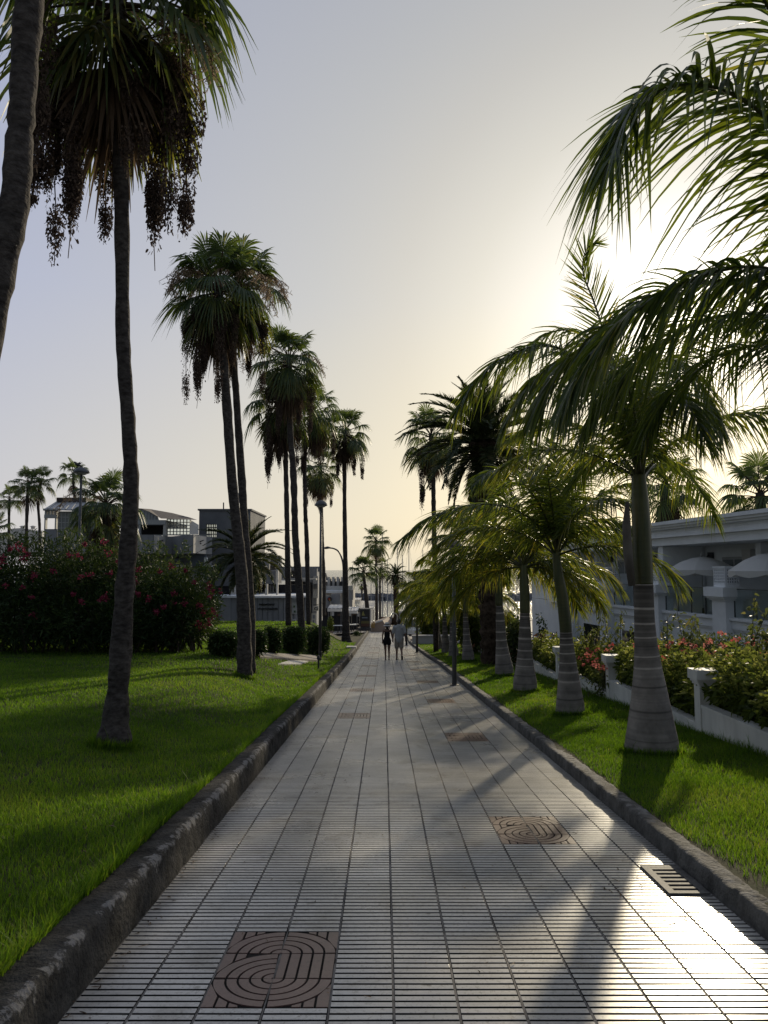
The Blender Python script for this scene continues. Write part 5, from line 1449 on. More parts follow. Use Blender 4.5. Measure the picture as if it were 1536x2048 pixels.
# glass pavilion behind the hedge
dP = 52
b = at(150, 1095, dP)
pav = thing('glass_pavilion', 'pale glass pavilion with a lean-to seamed roof behind the hedge', 'pavilion', (b[0], b[1] + 2, gz(dP)))
mb = MB()
pxb(mb, 85, 113, 1058, 1160, dP, 4, 0)
mb.build('base_wall', M['grey_wall'], pav)
mb = MB()
pxb(mb, 88, 92, 1018, 1060, dP, .3); pxb(mb, 109, 113, 1018, 1060, dP, .3); pxb(mb, 88, 113, 1029, 1036, dP - .02, .34)
for x in (92, 97, 103, 109): pxb(mb, x - 1.2, x + 1.2, 1018, 1030, dP - .01, .3)
pxb(mb, 86, 114, 1017, 1021, dP - .1, .5)
pxb(mb, 158, 162, 1022, 1100, dP - .2, .4)
mb.build('frame', M['frame'], pav)
mb = MB()
A = [at(88, 1018, dP - .2), at(114, 1021, dP - .2), at(200, 1020, dP - .2), at(200, 1004, dP + 3), at(118, 1003, dP + 3), at(110, 1006, dP + 2)]
mb.ngon([at(88, 1018, dP - .2), at(200, 1021, dP - .2), at(200, 1003, dP + 3), at(112, 1003, dP + 3)])
mb.ngon([at(88, 1020, dP - .2), at(200, 1023, dP - .2), at(200, 1021, dP - .2), at(88, 1018, dP - .2)])
for i in range(9):
    x = 95 + 12 * i
    p, q = at(x, 1018 + (x - 88) * .027, dP - .25), at(x * .785 + 43, 1003, dP + 3)
    mb.tube([p + A3(0, 0, .03), q + A3(0, 0, .03)], .045, 4)
mb.build('roof', M['frame'], pav)
mb = MB(); pxb(mb, 113, 172, 995, 1006, dP + 2.6, 2.0)
for i in range(4): pxb(mb, 112.4, 122, 996 + i * 2.6, 997.2 + i * 2.6, dP + 2.5, .1)
mb.build('roof_vent', M['brown_roof'], pav)
a, b_ = at(113, 1100, dP), at(158, 1023, dP)
window_grid(pav, a[0], b_[0], a[2], b_[2], dP + .15, 6, 7, .05, 'far_glass', 'frame')
a, b_ = at(162, 1100, dP), at(200, 1023, dP)
window_grid(pav, a[0], b_[0], a[2], b_[2], dP + .15, 4, 7, .05, 'far_glass', 'frame')
# white tent roofs far left
M['white_far'] = flat('white_sheeting', (.5, .5, .49), .7)
tent = thing('white_tent', 'low white rounded roof with small vents at the far left', 'tent', at(40, 1110, 75))
mb = MB()
prof = [(at(-30, 1090, 75)), at(5, 1068, 75), at(25, 1057, 75), at(45, 1056, 75), at(60, 1060, 75), at(84, 1062, 75), at(84, 1110, 75), at(-30, 1110, 75)]
n_ = len(prof); V = np.concatenate([prof, [p + A3(0, 10, 0) for p in prof]])
mb.add(V, [[i, n_ + i, n_ + (i + 1) % n_, (i + 1) % n_] for i in range(n_)]); mb.Fc.append((np.array([list(range(n_))[::-1]]), 0))
mb.build('roof', M['white_far'], tent)
for x in (45, 66):
    mb = MB(); c = at(x, 1058, 76); mb.lathe([(.2, 0), (.2, .22), (.34, .24), (.1, .34), (0, .34)], c, 10); mb.build('roof_vent', M['grey_light'], tent)

# main grey building
dM = 50
gb = thing('grey_building', 'big grey stepped building with a zigzag parapet and roof pavilion', 'building', (at(330, 1240, dM)[0], dM + 3, gz(dM)))
def plan(pts): return [(at(x, 1100, d)[0], d) for x, d in pts]
def zrow(y, d): return float(at(300, y, d)[2])
zz = plan([(100, 52.5), (236, 50.6), (307, 49.6), (330, 51.8), (343, 51.9), (386, 49.4), (412, 52.2), (424, 52.4), (424, 60), (100, 60)])
mb = MB(); mb.prism(zz, zrow(1107, 50), zrow(1070, 50)); mb.prism(plan([(104, 53.5), (330, 52.6), (424, 52.6), (424, 59), (104, 59)]), gz(52) - 2, zrow(1107, 50) - .003)
mb.build('parapet', M['grey_wall'], gb)
for (x0, d0_, x1, d1_) in [(307, 49.6, 330, 51.8), (386, 49.4, 412, 52.2)]:
    p, q = at(x0, 1100, d0_), at(x1, 1100, d1_)
    mb = MB()
    off = unit(A3(q[1] - p[1], -(q[0] - p[0]), 0)) * .02
    zt, zb = zrow(1070, 50) - .02, zrow(1107, 50) + .02
    mb.add([A3(p[0], p[1], zb) + off, A3(q[0], q[1], zb) + off, A3(q[0], q[1], zt) + off, A3(p[0], p[1], zt) + off], [[0, 1, 2, 3]])
    for _ in range(7):
        pass
    mb.build('panel_or_lit_face', M['grey_light'], gb)  # sunlit oblique faces: the light is put into a paler concrete colour
    mb = MB()
    m_ = (p + q) / 2 + off * 3
    mb.lathe([(0, -.07), (.07, 0), (0, .07)], (m_[0], m_[1], zrow(1086, 50)), 8); mb.tube([A3(m_[0] - .1, m_[1], zrow(1083, 50)), A3(m_[0] + .25, m_[1] - .25, zrow(1080, 50))], .04, 6)
    mb.build('floodlight', M['dark_metal'], gb)
mb = MB(); pxb(mb, 340, 378, 1108, 1132, 52.4, .15); pxb(mb, 379, 412, 1108, 1132, 52.3, .2); mb.build('blue_wall', M['blue_wall'], gb)
mb = MB(); pxb(mb, 367, 379, 1107, 1132, 52.25, .1); mb.build('door', M['grey_dark'], gb)
mb = MB(); pxb(mb, 400, 432, 1131, 1134, 51.5, 1.2); pxb(mb, 340, 378, 1131, 1133, 52.2, .4); pxb(mb, 408, 414, 1115, 1131, 52.1, .2); mb.build('white_trim', M['white_wall'], gb)
# fish-like dark ornaments on the bluish wall
for (x, y, s_) in [(353, 1115, 1), (360, 1124, .8), (350, 1124, .6)]:
    mb = MB(); c = at(x, y, 52.2)
    mb.add([c + A3(dx, 0, dz) * s_ * .26 for dx, dz in [(-.9, .0), (-.3, .35), (.4, .2), (.9, .5), (.7, 0), (.9, -.5), (.4, -.2), (-.3, -.35)]], [[0, 7, 1], [1, 7, 6], [1, 6, 2], [2, 6, 4], [2, 4, 3], [6, 5, 4]]); mb.build('wall_ornament', M['letters'], gb)
# roof pavilion
mb = MB()
mb.prism([(at(225, 1040, 51.5)[0], 51.5), (at(331, 1040, 51.5)[0], 51.5), (at(331, 1040, 51.5)[0], 57), (at(225, 1040, 51.5)[0], 57)], zrow(1049, 51.5), zrow(1040, 51.5))
pxb(mb, 266, 283, 1036, 1071, 51.6, .3) if 0 else None
pxb(mb, 277, 281, 1041, 1072, 51.55, .3); pxb(mb, 225, 232, 1041, 1072, 51.55, .3)
mb.add([at(225, 1040, 51.6), at(318, 1040, 51.6), at(316, 1034, 51.6), at(300, 1024, 51.6), at(285, 1018, 51.6), at(270, 1016, 51.6), at(225, 1020, 51.6)], [[0, 1, 2, 3, 4, 5, 6]])
mb.build('pavilion_frame', M['frame'], gb)
mb = MB()
for i in range(15):
    x = 228 + i * 6; yt = np.interp(x, [225, 270, 285, 300, 316], [1020, 1017, 1019, 1025, 1035]) + 1.5
    pxb(mb, x - .5, x + .5, yt, 1039, 51.55, .03)
mb.build('gable_slats', M['grey_dark'], gb)
mb = MB(); mb.add([at(270, 1016, 51.5), at(285, 1018, 51.5), at(300, 1024, 51.5), at(316, 1034, 51.5), at(322, 1037, 51.5), at(395, 1040, 51.5), at(380, 1035, 54), at(345, 1026, 56), at(300, 1018, 57)], [[0, 1, 2, 3, 4, 5, 6, 7, 8]]); mb.build('roof', M['brown_roof'], gb)
mb = MB(); pxb(mb, 281, 328, 1049, 1071, 53, .2); mb.build('dark_opening', M['black'], gb)
mb = MB(); pxb(mb, 326, 332, 1044, 1072, 51.6, .5); mb.build('post', M['grey_light'], gb)
a, b_ = at(332, 1069, 52), at(379, 1038, 52)
window_grid(gb, a[0], b_[0], a[2], b_[2], 52.2, 7, 5, .05, 'clear')
mb = MB(); p, q = at(379, 1069, 52), at(397, 1069, 54); zt = zrow(1039, 52)
mb.add([p, q, A3(q[0], q[1], zt - .25), A3(p[0], p[1], zt)], [[0, 1, 2, 3]]); mb.build('pale_screen', M['canvas'], gb)
mb = MB(); pxb(mb, 225, 424, 1069.5, 1071, 49.9, .04); mb.build('handrail', M['frame'], gb)

# dark tower block
tb = thing('grey_tower', 'plain dark grey block with a barred window and thin mast', 'building', (at(435, 1240, 56)[0], 58, gz(56)))
xL, xR = at(397, 1100, 56)[0], at(500, 1100, 56)[0]
w0, w1 = at(411, 1100, 56)[0], at(432, 1100, 56)[0]
zb_, zt_, zw0, zw1 = gz(56) - 2, zrow(1021, 56), zrow(1075, 56), zrow(1048, 56)
mb = MB(); mb.box((xL, 56, zb_), (w0, 56.3, zt_)); mb.box((w1, 56, zb_), (xR, 56.3, zt_)); mb.box((w0, 56, zb_), (w1, 56.3, zw0)); mb.box((w0, 56, zw1), (w1, 56.3, zt_)); mb.box((xR - .3, 56.3, zb_), (xR, 63, zt_)); mb.box((xL - .1, 55.9, zt_), (xR + .1, 63.1, zt_ + .12))
mb.build('wall', M['grey_dark'], tb)
window_grid(tb, w0, w1, zw0, zw1, 56.2, 6, 4, .07, 'clear', 'dark_metal')
mb = MB(); mb.tube([at(447, 1021, 58), at(447, 1005, 58)], .05, 5); mb.build('mast', M['dark_metal'], tb)
# blue topped post seen between the twin palms
t = thing('flag_post', 'blue banner on a white post glimpsed between the twin palm trunks', 'banner', at(475, 1060, 70))
mb = MB(); mb.tube([at(474, 1080, 70), at(474, 985, 70)], .12, 8); mb.build('post', M['white_paint'], t)
mb = MB(); pxb(mb, 472, 481, 986, 1006, 70, .1); mb.build('banner', flat('blue_cloth', (.06, .11, .22), .8), t)

# long low building with the lettered wall
lb = thing('lettered_wall_building', 'long grey building whose front wall carries two lines of dark letters', 'building', (at(560, 1250, 52)[0], 54, gz(52)))
mb = MB()
fx = plan([(430, 51.5), (462, 50.2), (520, 49.9), (570, 50.3), (618, 51.5), (618, 58), (430, 58)])
yt_ = 1193
mb.prism(fx, gz(52) - 1.5, zrow(1196, 50)); 
mb.build('front_wall', M['grey_wall'], lb)
mb = MB(); fx2 = plan([(428, 51.35), (462, 50.05), (520, 49.75), (570, 50.15), (619, 51.35), (619, 58), (428, 58)]); mb.prism(fx2, zrow(1196, 50) + .003, zrow(1192, 50)); mb.build('coping', M['white_wall'], lb)
mb = MB()
for i in range(15):
    x = 462 + i * 10.5; d = np.interp(x, [430, 462, 520, 570, 618], [51.5, 50.2, 49.9, 50.3, 51.5]) - .012
    p = at(x, 1240, d); mb.box((p[0] - .012, d - .004, gz(52)), (p[0] + .012, d + .05, zrow(1197, 50)))
mb.build('wall_joints', M['grey_dark'], lb)
# two rows of raised letters, too far off to read in the photo
g = np.random.default_rng(120)
for y, xs in ((1209, (518, 549)), (1217.5, (515, 553))):
    x = xs[0]; mb = MB()
    while x < xs[1]:
        d = float(np.interp(x, [430, 462, 520, 570, 618], [51.5, 50.2, 49.9, 50.3, 51.5])) - .05
        w = 2.1
        k = g.integers(0, 4)
        pxb(mb, x, x + .6, y - 1.7, y + 1.7, d, .06)
        if k in (0, 1): pxb(mb, x + .6, x + w, y - 1.7, y - 1.0, d, .06)
        if k in (0, 2): pxb(mb, x + .6, x + w, y + 1.0, y + 1.7, d, .06)
        if k in (1, 3): pxb(mb, x + .6, x + w, y - .3, y + .4, d, .06)
        if k in (2, 3): pxb(mb, x + w - .6, x + w, y - 1.0, y + 1.0, d, .058)
        x += 2.9
    mb.build('lettering', M['letters'], lb)
for x, y in ((516, 1248), (536, 1246.5), (555, 1245.5), (572, 1244.5), (588, 1242.5)):
    d = float(np.interp(x, [430, 462, 520, 570, 618], [51.5, 50.2, 49.9, 50.3, 51.5]))
    mb = MB(); pxb(mb, x - 3, x + 3, y - 4, y + 4, d - .08, .1); w_ = mb.build('window', M['white_paint'], lb)
    mb = MB(); pxb(mb, x - 1.1, x + 1.1, y - 1.8, y + 2.4, d - .085, .02); mb.build('pane', M['black'], w_)
# floor above: dark recess with posts, slabs
mb = MB()
pxb(mb, 430, 470, 1140, 1172, 53, 4); pxb(mb, 470, 552, 1142, 1168, 54.5, 3)
mb.build('upper_wall', M['grey_dark'], lb)
mb = MB(); pxb(mb, 436, 460, 1172, 1210, 53.2, 3); pxb(mb, 512, 555, 1168, 1195, 56, .3); pxb(mb, 553, 618, 1169, 1195, 56.2, .3); mb.build('dark_recess', M['black'], lb)
mb = MB(); pxb(mb, 459, 470, 1171, 1200, 53, .8); pxb(mb, 530, 535, 1168, 1194, 52.5, .3); pxb(mb, 552, 556, 1138, 1195, 52.4, .3); pxb(mb, 448, 466, 1196, 1200, 51.6, .5); mb.build('pillar', M['grey_light'], lb)
mb = MB()
for x in (538, 541, 544, 547): pxb(mb, x - .5, x + .5, 1170, 1186, 55.9, .08)
pxb(mb, 536, 550, 1184, 1185, 55.85, .08); pxb(mb, 514, 530, 1184, 1185, 55.5, .08)
mb.build('balustrade', M['grey_light'], lb)

# stepped terraces farther down
st = thing('stepped_building', 'stepped grey building with rounded balconies farther down the slope', 'building', (at(570, 1200, 64)[0], 66, gz(64)))
mb = MB()
def drum(x0, x1, y0, y1, d, mi=0, n=14):
    a, b_ = at(x0, y1, d), at(x1, y0, d); c = (a[0] + b_[0]) / 2; r = (b_[0] - a[0]) / 2
    pts = [(c - r * math.cos(t), d + r - r * .9 * math.sin(t)) for t in np.linspace(0, math.pi, n)] + [(c + r, d + r * 2.5), (c - r, d + r * 2.5)]
    mb.prism(pts[::-1] if 0 else pts, a[2], b_[2], mi)
drum(508, 552, 1140, 1168, 58); drum(508, 536, 1113, 1132, 60); drum(536, 560, 1112, 1133, 62); drum(552, 578, 1136, 1160, 60)
pxb(mb, 500, 640, 1133, 1141, 63, 6); pxb(mb, 560, 628, 1135, 1160, 64, 6); pxb(mb, 600, 634, 1137, 1250, 62, 6)
mb.build('balcony_wall', M['grey_wall'], st)
mb = MB(); pxb(mb, 534, 539, 1112, 1139, 60.3, .3); pxb(mb, 550, 554, 1140, 1170, 58.4, .3); pxb(mb, 552, 632, 1157, 1160, 59.8, 1); pxb(mb, 500, 560, 1111, 1112.5, 60.5, 1); pxb(mb, 600, 610, 1155, 1163, 61.6, .5); mb.build('pale_trim', M['grey_light'], st)
mb = MB(); pxb(mb, 626, 636, 1152, 1196, 61.8, .3); mb.build('panel_or_lit_face', M['grey_light'], st)
mb = MB()
for k in range(4): pxb(mb, 626.5, 635, 1168 + k * 2.6, 1169.2 + k * 2.6, 61.7, .1)
mb.build('louvre', M['grey_dark'], st)
mb = MB(); pxb(mb, 578, 600, 1162, 1195, 63, .3); pxb(mb, 604, 624, 1165, 1240, 61.9, .1); mb.build('dark_opening', M['black'], st)
# posters, small sign, door
t = thing('poster', 'tall pale poster with green spots on the grey wall between the trunks', 'poster', at(588, 1228, 50.5))
mb = MB(); pxb(mb, 584, 595, 1196, 1228, 50.6, .05); mb.build('board', M['poster'], t)
mb = MB(); pxb(mb, 587, 590, 1211, 1215, 50.57, .02); pxb(mb, 588, 591, 1221, 1225, 50.57, .02); mb.build('print', flat('green_print', (.05, .12, .05)), t)
mb = MB()
for k in range(3): pxb(mb, 585, 594, 1198 + 2.6 * k, 1199.2 + 2.6 * k, 50.57, .02)
mb.build('print_lines', M['grey_wall'], t)
t = thing('square_sign', 'small white square sign with a dark camera symbol on the grey wall', 'sign', at(632, 1222, 60))
mb = MB(); pxb(mb, 626.5, 637, 1212, 1221.5, 60, .1); mb.build('board', M['poster'], t)
mb = MB(); pxb(mb, 628.5, 635.5, 1215, 1219.5, 59.95, .03); pxb(mb, 630, 633, 1214, 1215.5, 59.95, .03); pxb(mb, 627, 637, 1209, 1210.5, 59.98, .05); mb.build('symbol', M['letters'], t)
c = at(632.3, 1217.2, 59.92); mb = MB(); mb.tube([c, c + A3(0, .02, 0)], .07, 10); mb.build('symbol_lens', M['poster'], t)
t = thing('poster', 'white door-high poster panel at the end of the grey wall', 'poster', at(628, 1252, 60))
mb = MB(); pxb(mb, 623, 632.5, 1227, 1254, 60.2, .08); mb.build('board', M['poster'], t)
mb = MB(); pxb(mb, 625.5, 629.5, 1230, 1237, 60.17, .02); pxb(mb, 626, 628, 1240, 1246, 60.17, .02); mb.build('print', M['blue_wall'], t)

# shopping building by the harbour
sb = thing('harbour_building', 'pale row of harbour shops with narrow roof turrets', 'building', (at(670, 1200, 88)[0], 92, gz(88)))
mb = MB(); pxb(mb, 640, 705, 1172, 1250, 88, 8); pxb(mb, 640, 690, 1163, 1172, 90, 6)
for x in (643, 655, 664, 673, 682): pxb(mb, x, x + 5, 1153 + (x % 3), 1172, 88.5, 3)
mb.build('wall', M['grey_light'], sb)
mb = MB(); pxb(mb, 646, 652, 1165, 1180, 87.9, .1); pxb(mb, 661, 664, 1162, 1181, 88.3, .1); pxb(mb, 670, 673, 1163, 1180, 88.3, .1); pxb(mb, 680, 685, 1163, 1176, 88.3, .1); mb.build('window', M['black'], sb)
mb = MB(); pxb(mb, 638, 692, 1181, 1186, 86.5, 2); mb.build('pale_band', M['white_wall'], sb)
mb = MB()
drum(646, 659, 1192, 1220, 84); drum(662, 681, 1188, 1208, 84); drum(690, 706, 1180, 1200, 84)
mb.build('round_bay', M['grey_wall'], sb)
t = thing('round_shop_sign', 'small round dark red and yellow shop sign above an awning', 'sign', at(659, 1206, 83.5))
c = at(659.5, 1198.5, 83.5); mb = MB(); mb.tube([c, c + A3(0, .06, 0)], .26, 16); mb.build('board', M['letters'], t)
mb = MB(); mb.tube([c + A3(-.06, -.02, .05), c + A3(-.06, 0, .05)], .11, 12); mb.build('red_spot', flat('red_print', (.3, .03, .02)), t)
mb = MB(); mb.tube([c + A3(.0, -.02, -.12), c + A3(.0, 0, -.12)], .08, 12); mb.build('yellow_spot', M['ochre'], t)

# restaurant terrace with awnings
def awning(label, x0, x1, y0, y1, d, dep, drop):
    a = at(x0, y1, d); b_ = at(x1, y1, d); zt = at(x0, y0, d + dep)[2]
    t = thing('awning', label, 'awning', ((a[0] + b_[0]) / 2, d + dep / 2, gz(d)), 'white awnings over the restaurant terrace')
    mb = MB(); n = 12
    xs = np.linspace(a[0], b_[0], n); yy = np.linspace(d, d + dep, 5)
    X, Y = np.meshgrid(xs, yy, indexing='ij'); Z = a[2] + (zt - a[2]) * ((Y - d) / dep) + .05 * np.abs(np.sin(np.arange(n)))[:, None]
    mb.grid(X, Y, Z); mb.build('canopy', M['canvas'], t)
    mb = MB(); mb.add([[a[0], d, a[2]], [b_[0], d, a[2]], [b_[0], d - .02, a[2] - drop], [a[0], d - .02, a[2] - drop]], [[0, 1, 2, 3]]); mb.build('valance', M['canvas'], t)
    for x in (a[0] + .1, b_[0] - .1):
        mb = MB(); mb.tube([(x, d + .1, gz(d)), (x, d + .1, a[2])], .05, 6); mb.build('post', M['grey_metal'], t)
awning('nearest white awning with a drooping front edge left of the straight slender palm', 655, 684, 1210, 1217, 76, 3.2, .3)
awning('long low white awning right of the straight slender palm', 692, 716, 1214, 1222, 78, 4, .25)
awning('small white awning high behind the stout harbour palm', 698, 722, 1196, 1200, 96, 3, .2)
awning('wide ribbed white awning sloping towards the harbour', 716, 748, 1202, 1216, 88, 8, .2)
awning('narrow white awning beside the round bay', 686, 704, 1204, 1209, 90, 3, .2)
rt = thing('restaurant', 'dark open restaurant front under the white awnings', 'restaurant', (at(690, 1250, 82)[0], 84, gz(82)))
mb = MB(); pxb(mb, 640, 722, 1216, 1262, 84, .4); mb.build('back_wall', M['black'], rt)
mb = MB()
for x in (642, 662, 702, 718): pxb(mb, x, x + 1.2, 1216, 1258, 79, .2)
mb.build('post', M['grey_metal'], rt)
g = np.random.default_rng(130)
for i, x in enumerate((650, 664, 678, 698, 708, 716)):
    mb = MB(); pxb(mb, x - 3, x + 4, 1224 + g.uniform(-3, 6), 1230 + g.uniform(0, 4), 83.8, .1); mb.build('menu_board', M['grey_light' if i % 2 else 'wood'], rt)
def cafe_table(label, x, y, d):
    c = at(x, y, d); c[2] = gz(d) + .3
    t = thing('cafe_table', label, 'table', c, 'tables of the restaurant terrace')
    mb = MB(); mb.box(c + A3(-.5, -.4, .72), c + A3(.5, .4, .76)); mb.build('tabletop', M['white_paint'], t)
    mb = MB(); mb.tube([c, c + A3(0, 0, .72)], .05, 8); mb.build('leg', M['dark_metal'], t)
    mb = MB(); mb.lathe([(.28, 0), (.28, .03), (.05, .06)], c, 12); mb.build('foot', M['dark_metal'], t)
    for k, dx in enumerate((-.75, .75)):
        q = c + A3(dx, .1 * k, 0)
        s_ = thing('cafe_chair', label.replace('white-topped table', 'brown chair at the white-topped table') + (', on its left' if k == 0 else ', on its right'), 'chair', q, 'chairs of the restaurant terrace')
        mb = MB(); mb.box(q + A3(-.2, -.2, .43), q + A3(.2, .2, .47)); mb.build('seat', M['wood'], s_)
        mb = MB(); mb.box(q + A3(-.2 + .37 * k, -.2, .47), q + A3(-.17 + .37 * k, .2, .9)); mb.build('backrest', M['wood'], s_)
        for ax in (-1, 1):
            for ay in (-1, 1):
                mb = MB(); mb.box(q + A3(ax * .17 - .02, ay * .17 - .02, 0), q + A3(ax * .17 + .02, ay * .17 + .02, .43)); mb.build('leg', M['wood'], s_)
cafe_table('white-topped table in front of the nearest awning', 676, 1252, 75)
cafe_table('white-topped table beside the black advertising board', 703, 1250, 78)
cafe_table('white-topped table just right of the straight slender palm', 707, 1245, 80)
t = shrub('potted_bush', 'round yellow-green potted bush in front of the restaurant', 'plant', 655, 667, 1234, 1250, 74, lambda x, y: gz(y) + .3, M['varieg'], 900, .16, .07, None, 131, 3, v0=.5)
c = ORG[t.name]; mb = MB(); mb.lathe([(.2, -.1), (.28, .2), (.3, .25), (.2, .25)], c, 12); mb.build('pot', M['ramp_wall'], t)
# advertising board
t = thing('advertising_board', 'black double-sided advertising board with a yellow-green shape', 'sign', at(731, 1258, 72))
mb = MB(); pxb(mb, 720.5, 741, 1218, 1256, 72, .25); mb.build('case', M['dark_metal'], t)
mb = MB(); pxb(mb, 722, 739.3, 1220, 1254, 71.97, .02); mb.build('panel', flat('poster_dark', (.015, .017, .02), .3), t)
mb = MB(); pxb(mb, 739.8, 741.5, 1217.5, 1257, 71.95, .32); pxb(mb, 720, 741.5, 1216.5, 1218, 71.95, .32); mb.build('edge_trim', M['grey_light'], t)
mb = MB(); mb.add([at(723.5, 1231, 71.96), at(730.5, 1231, 71.96), at(728.5, 1228, 71.96), at(727, 1222, 71.96), at(725, 1224, 71.96), at(724, 1228, 71.96)], [[0, 1, 2, 3, 4, 5]]); mb.build('yellow_shape', flat('olive_print', (.2, .19, .06)), t)
mb = MB(); pxb(mb, 722, 739.3, 1242, 1247, 71.955, .01); mb.build('olive_band', flat('olive_dark', (.09, .08, .025)), t)
mb = MB(); pxb(mb, 722, 739.3, 1247, 1253, 71.955, .01); mb.build('brown_band', flat('brown_print', (.06, .025, .015)), t)
mb = MB(); pxb(mb, 724, 735, 1234.5, 1236.5, 71.955, .01); mb.build('print_lines', M['blue_wall'], t)
mb = MB(); pxb(mb, 716, 742, 1256, 1262, 71.8, .7); mb.build('plinth', M['dark_metal'], t)
# ramp wall at the end of the path
t = thing('ramp_wall', 'pinkish brown wall of a ramp at the end of the path', 'wall', at(757, 1266, 75))
mb = MB()
P = [(741, 1268), (768, 1268), (772, 1252), (765.5, 1241.5), (752, 1245.5), (741, 1249)]
F_ = [at(x, y, 75) for x, y in P]; B_ = [p + A3(.6, 5, .1) for p in F_]
n_ = len(F_); mb.add(np.concatenate([F_, B_]), [[i, n_ + i, n_ + (i + 1) % n_, (i + 1) % n_] for i in range(n_)]); mb.Fc.append((np.array([list(range(n_))]), 0))
mb.build('wall_body', M['ramp_wall'], t)
mb = MB(); mb.tube([at(751, 1245.3, 74.95), at(765.5, 1241, 74.95)], .09, 4); mb.build('coping', M['grey_light'], t)
mb = MB(); pxb(mb, 742.5, 745.5, 1245, 1255, 74.9, .05); pxb(mb, 746.5, 749.5, 1244, 1256, 74.9, .05); mb.build('yellow_notice', M['ochre'], t)
mb = MB(); x0_, x1_ = at(739, 1264, 74.3)[0], at(812, 1264, 74.3)[0]; mb.box((x0_, 74.02, float(zp(74)) - .1), (x1_, 74.2, float(zp(74)) + .012)); struct(mb.build('path_edge', M['grey_dark']))
# paving beyond the path
ys = np.linspace(74.2, 124, 60); X, Y = np.meshgrid(np.linspace(-30, 40, 30), ys, indexing='ij')
mb = MB(); mb.grid(X, Y, zp(Y) + .02 - .3 * sst(-2, -6, X) ); struct(mb.build('promenade', M['paving']))

# white car and grey kiosk
t = thing('kiosk', 'plain pale grey kiosk with flat panelled sides behind the white car', 'kiosk', at(814, 1262, 80))
mb = MB(); pxb(mb, 799, 831, 1225, 1266, 80, 3.5); mb.build('body', M['grey_wall'], t)
mb = MB(); pxb(mb, 797.5, 833, 1222.5, 1225.5, 79.8, 4); mb.build('roof', M['grey_light'], t)
mb = MB()
for i in range(6): pxb(mb, 803 + i * 4.6, 803.4 + i * 4.6, 1226, 1264, 79.985, .03)
mb.build('panel_joints', M['grey_dark'], t)
c = A3(at(825, 1275, 66)[0], 66, float(zp(66)) + .0)
car = thing('parked_car', 'white car parked beside the path, half hidden by lamp poles', 'car', c)
def CM(V): return np.asarray(V, float) + c
mb = MB()
body = [(-.84, .25), (-.86, .55), (-.82, .82), (.82, .82), (.86, .55), (.84, .25)]
secs = [(-2.0, .86, .55), (-1.9, .98, .8), (-1.0, 1, .93), (0, 1, 1), (1.4, 1, 1), (2.0, .94, .95)]
V = np.array([[(x * s_, y, .25 + (z - .25) * h) for x, z in body] for y, s_, h in secs]); n1, n2 = len(secs), len(body)
mb.add(CM(V.reshape(-1, 3)), [[i * n2 + j, i * n2 + (j + 1) % n2, (i + 1) * n2 + (j + 1) % n2, (i + 1) * n2 + j] for i in range(n1 - 1) for j in range(n2)] )
mb.Fc.append((np.array([[j for j in range(n2)][::-1]]), 0)); mb.Fc.append((np.array([[(n1 - 1) * n2 + j for j in range(n2)]]), 0))
cab = [(-1.0, .78, .9), (-.35, .66, 1.40), (1.0, .66, 1.44), (1.8, .72, .95)]
V = np.array([[(-w, y, z), (w, y, z)] for y, w, z in cab])
mb.add(CM(V.reshape(-1, 3)), [[2, 3, 5, 4]])
mb.build('body', flat('white_car_paint', (.6, .6, .58), .25), car)
mb = MB(); mb.add(CM(V.reshape(-1, 3) - [0, 0, .012]), [[0, 1, 3, 2], [4, 5, 7, 6], [0, 2, 4, 6], [1, 7, 5, 3]]); mb.build('windows', M['glass'], car)
for sx in (-1, 1):
    mb = MB(); mb.box(CM([[sx * .62 - .17, -2.0, .55]])[0], CM([[sx * .62 + .17, -1.9, .68]])[0]); mb.build('headlight', M['clear'], car)
    for y in (-1.25, 1.3):
        q = c + A3(sx * .76, y, .31); mb = MB(); mb.tube([q - A3(.1, 0, 0), q + A3(.1, 0, 0)], .31, 18); w_ = mb.build('wheel', M['black'], car)
        mb = MB(); mb.tube([q - A3(.105, 0, 0), q + A3(.105, 0, 0)], .18, 12); mb.build('rim', M['grey_metal'], w_)

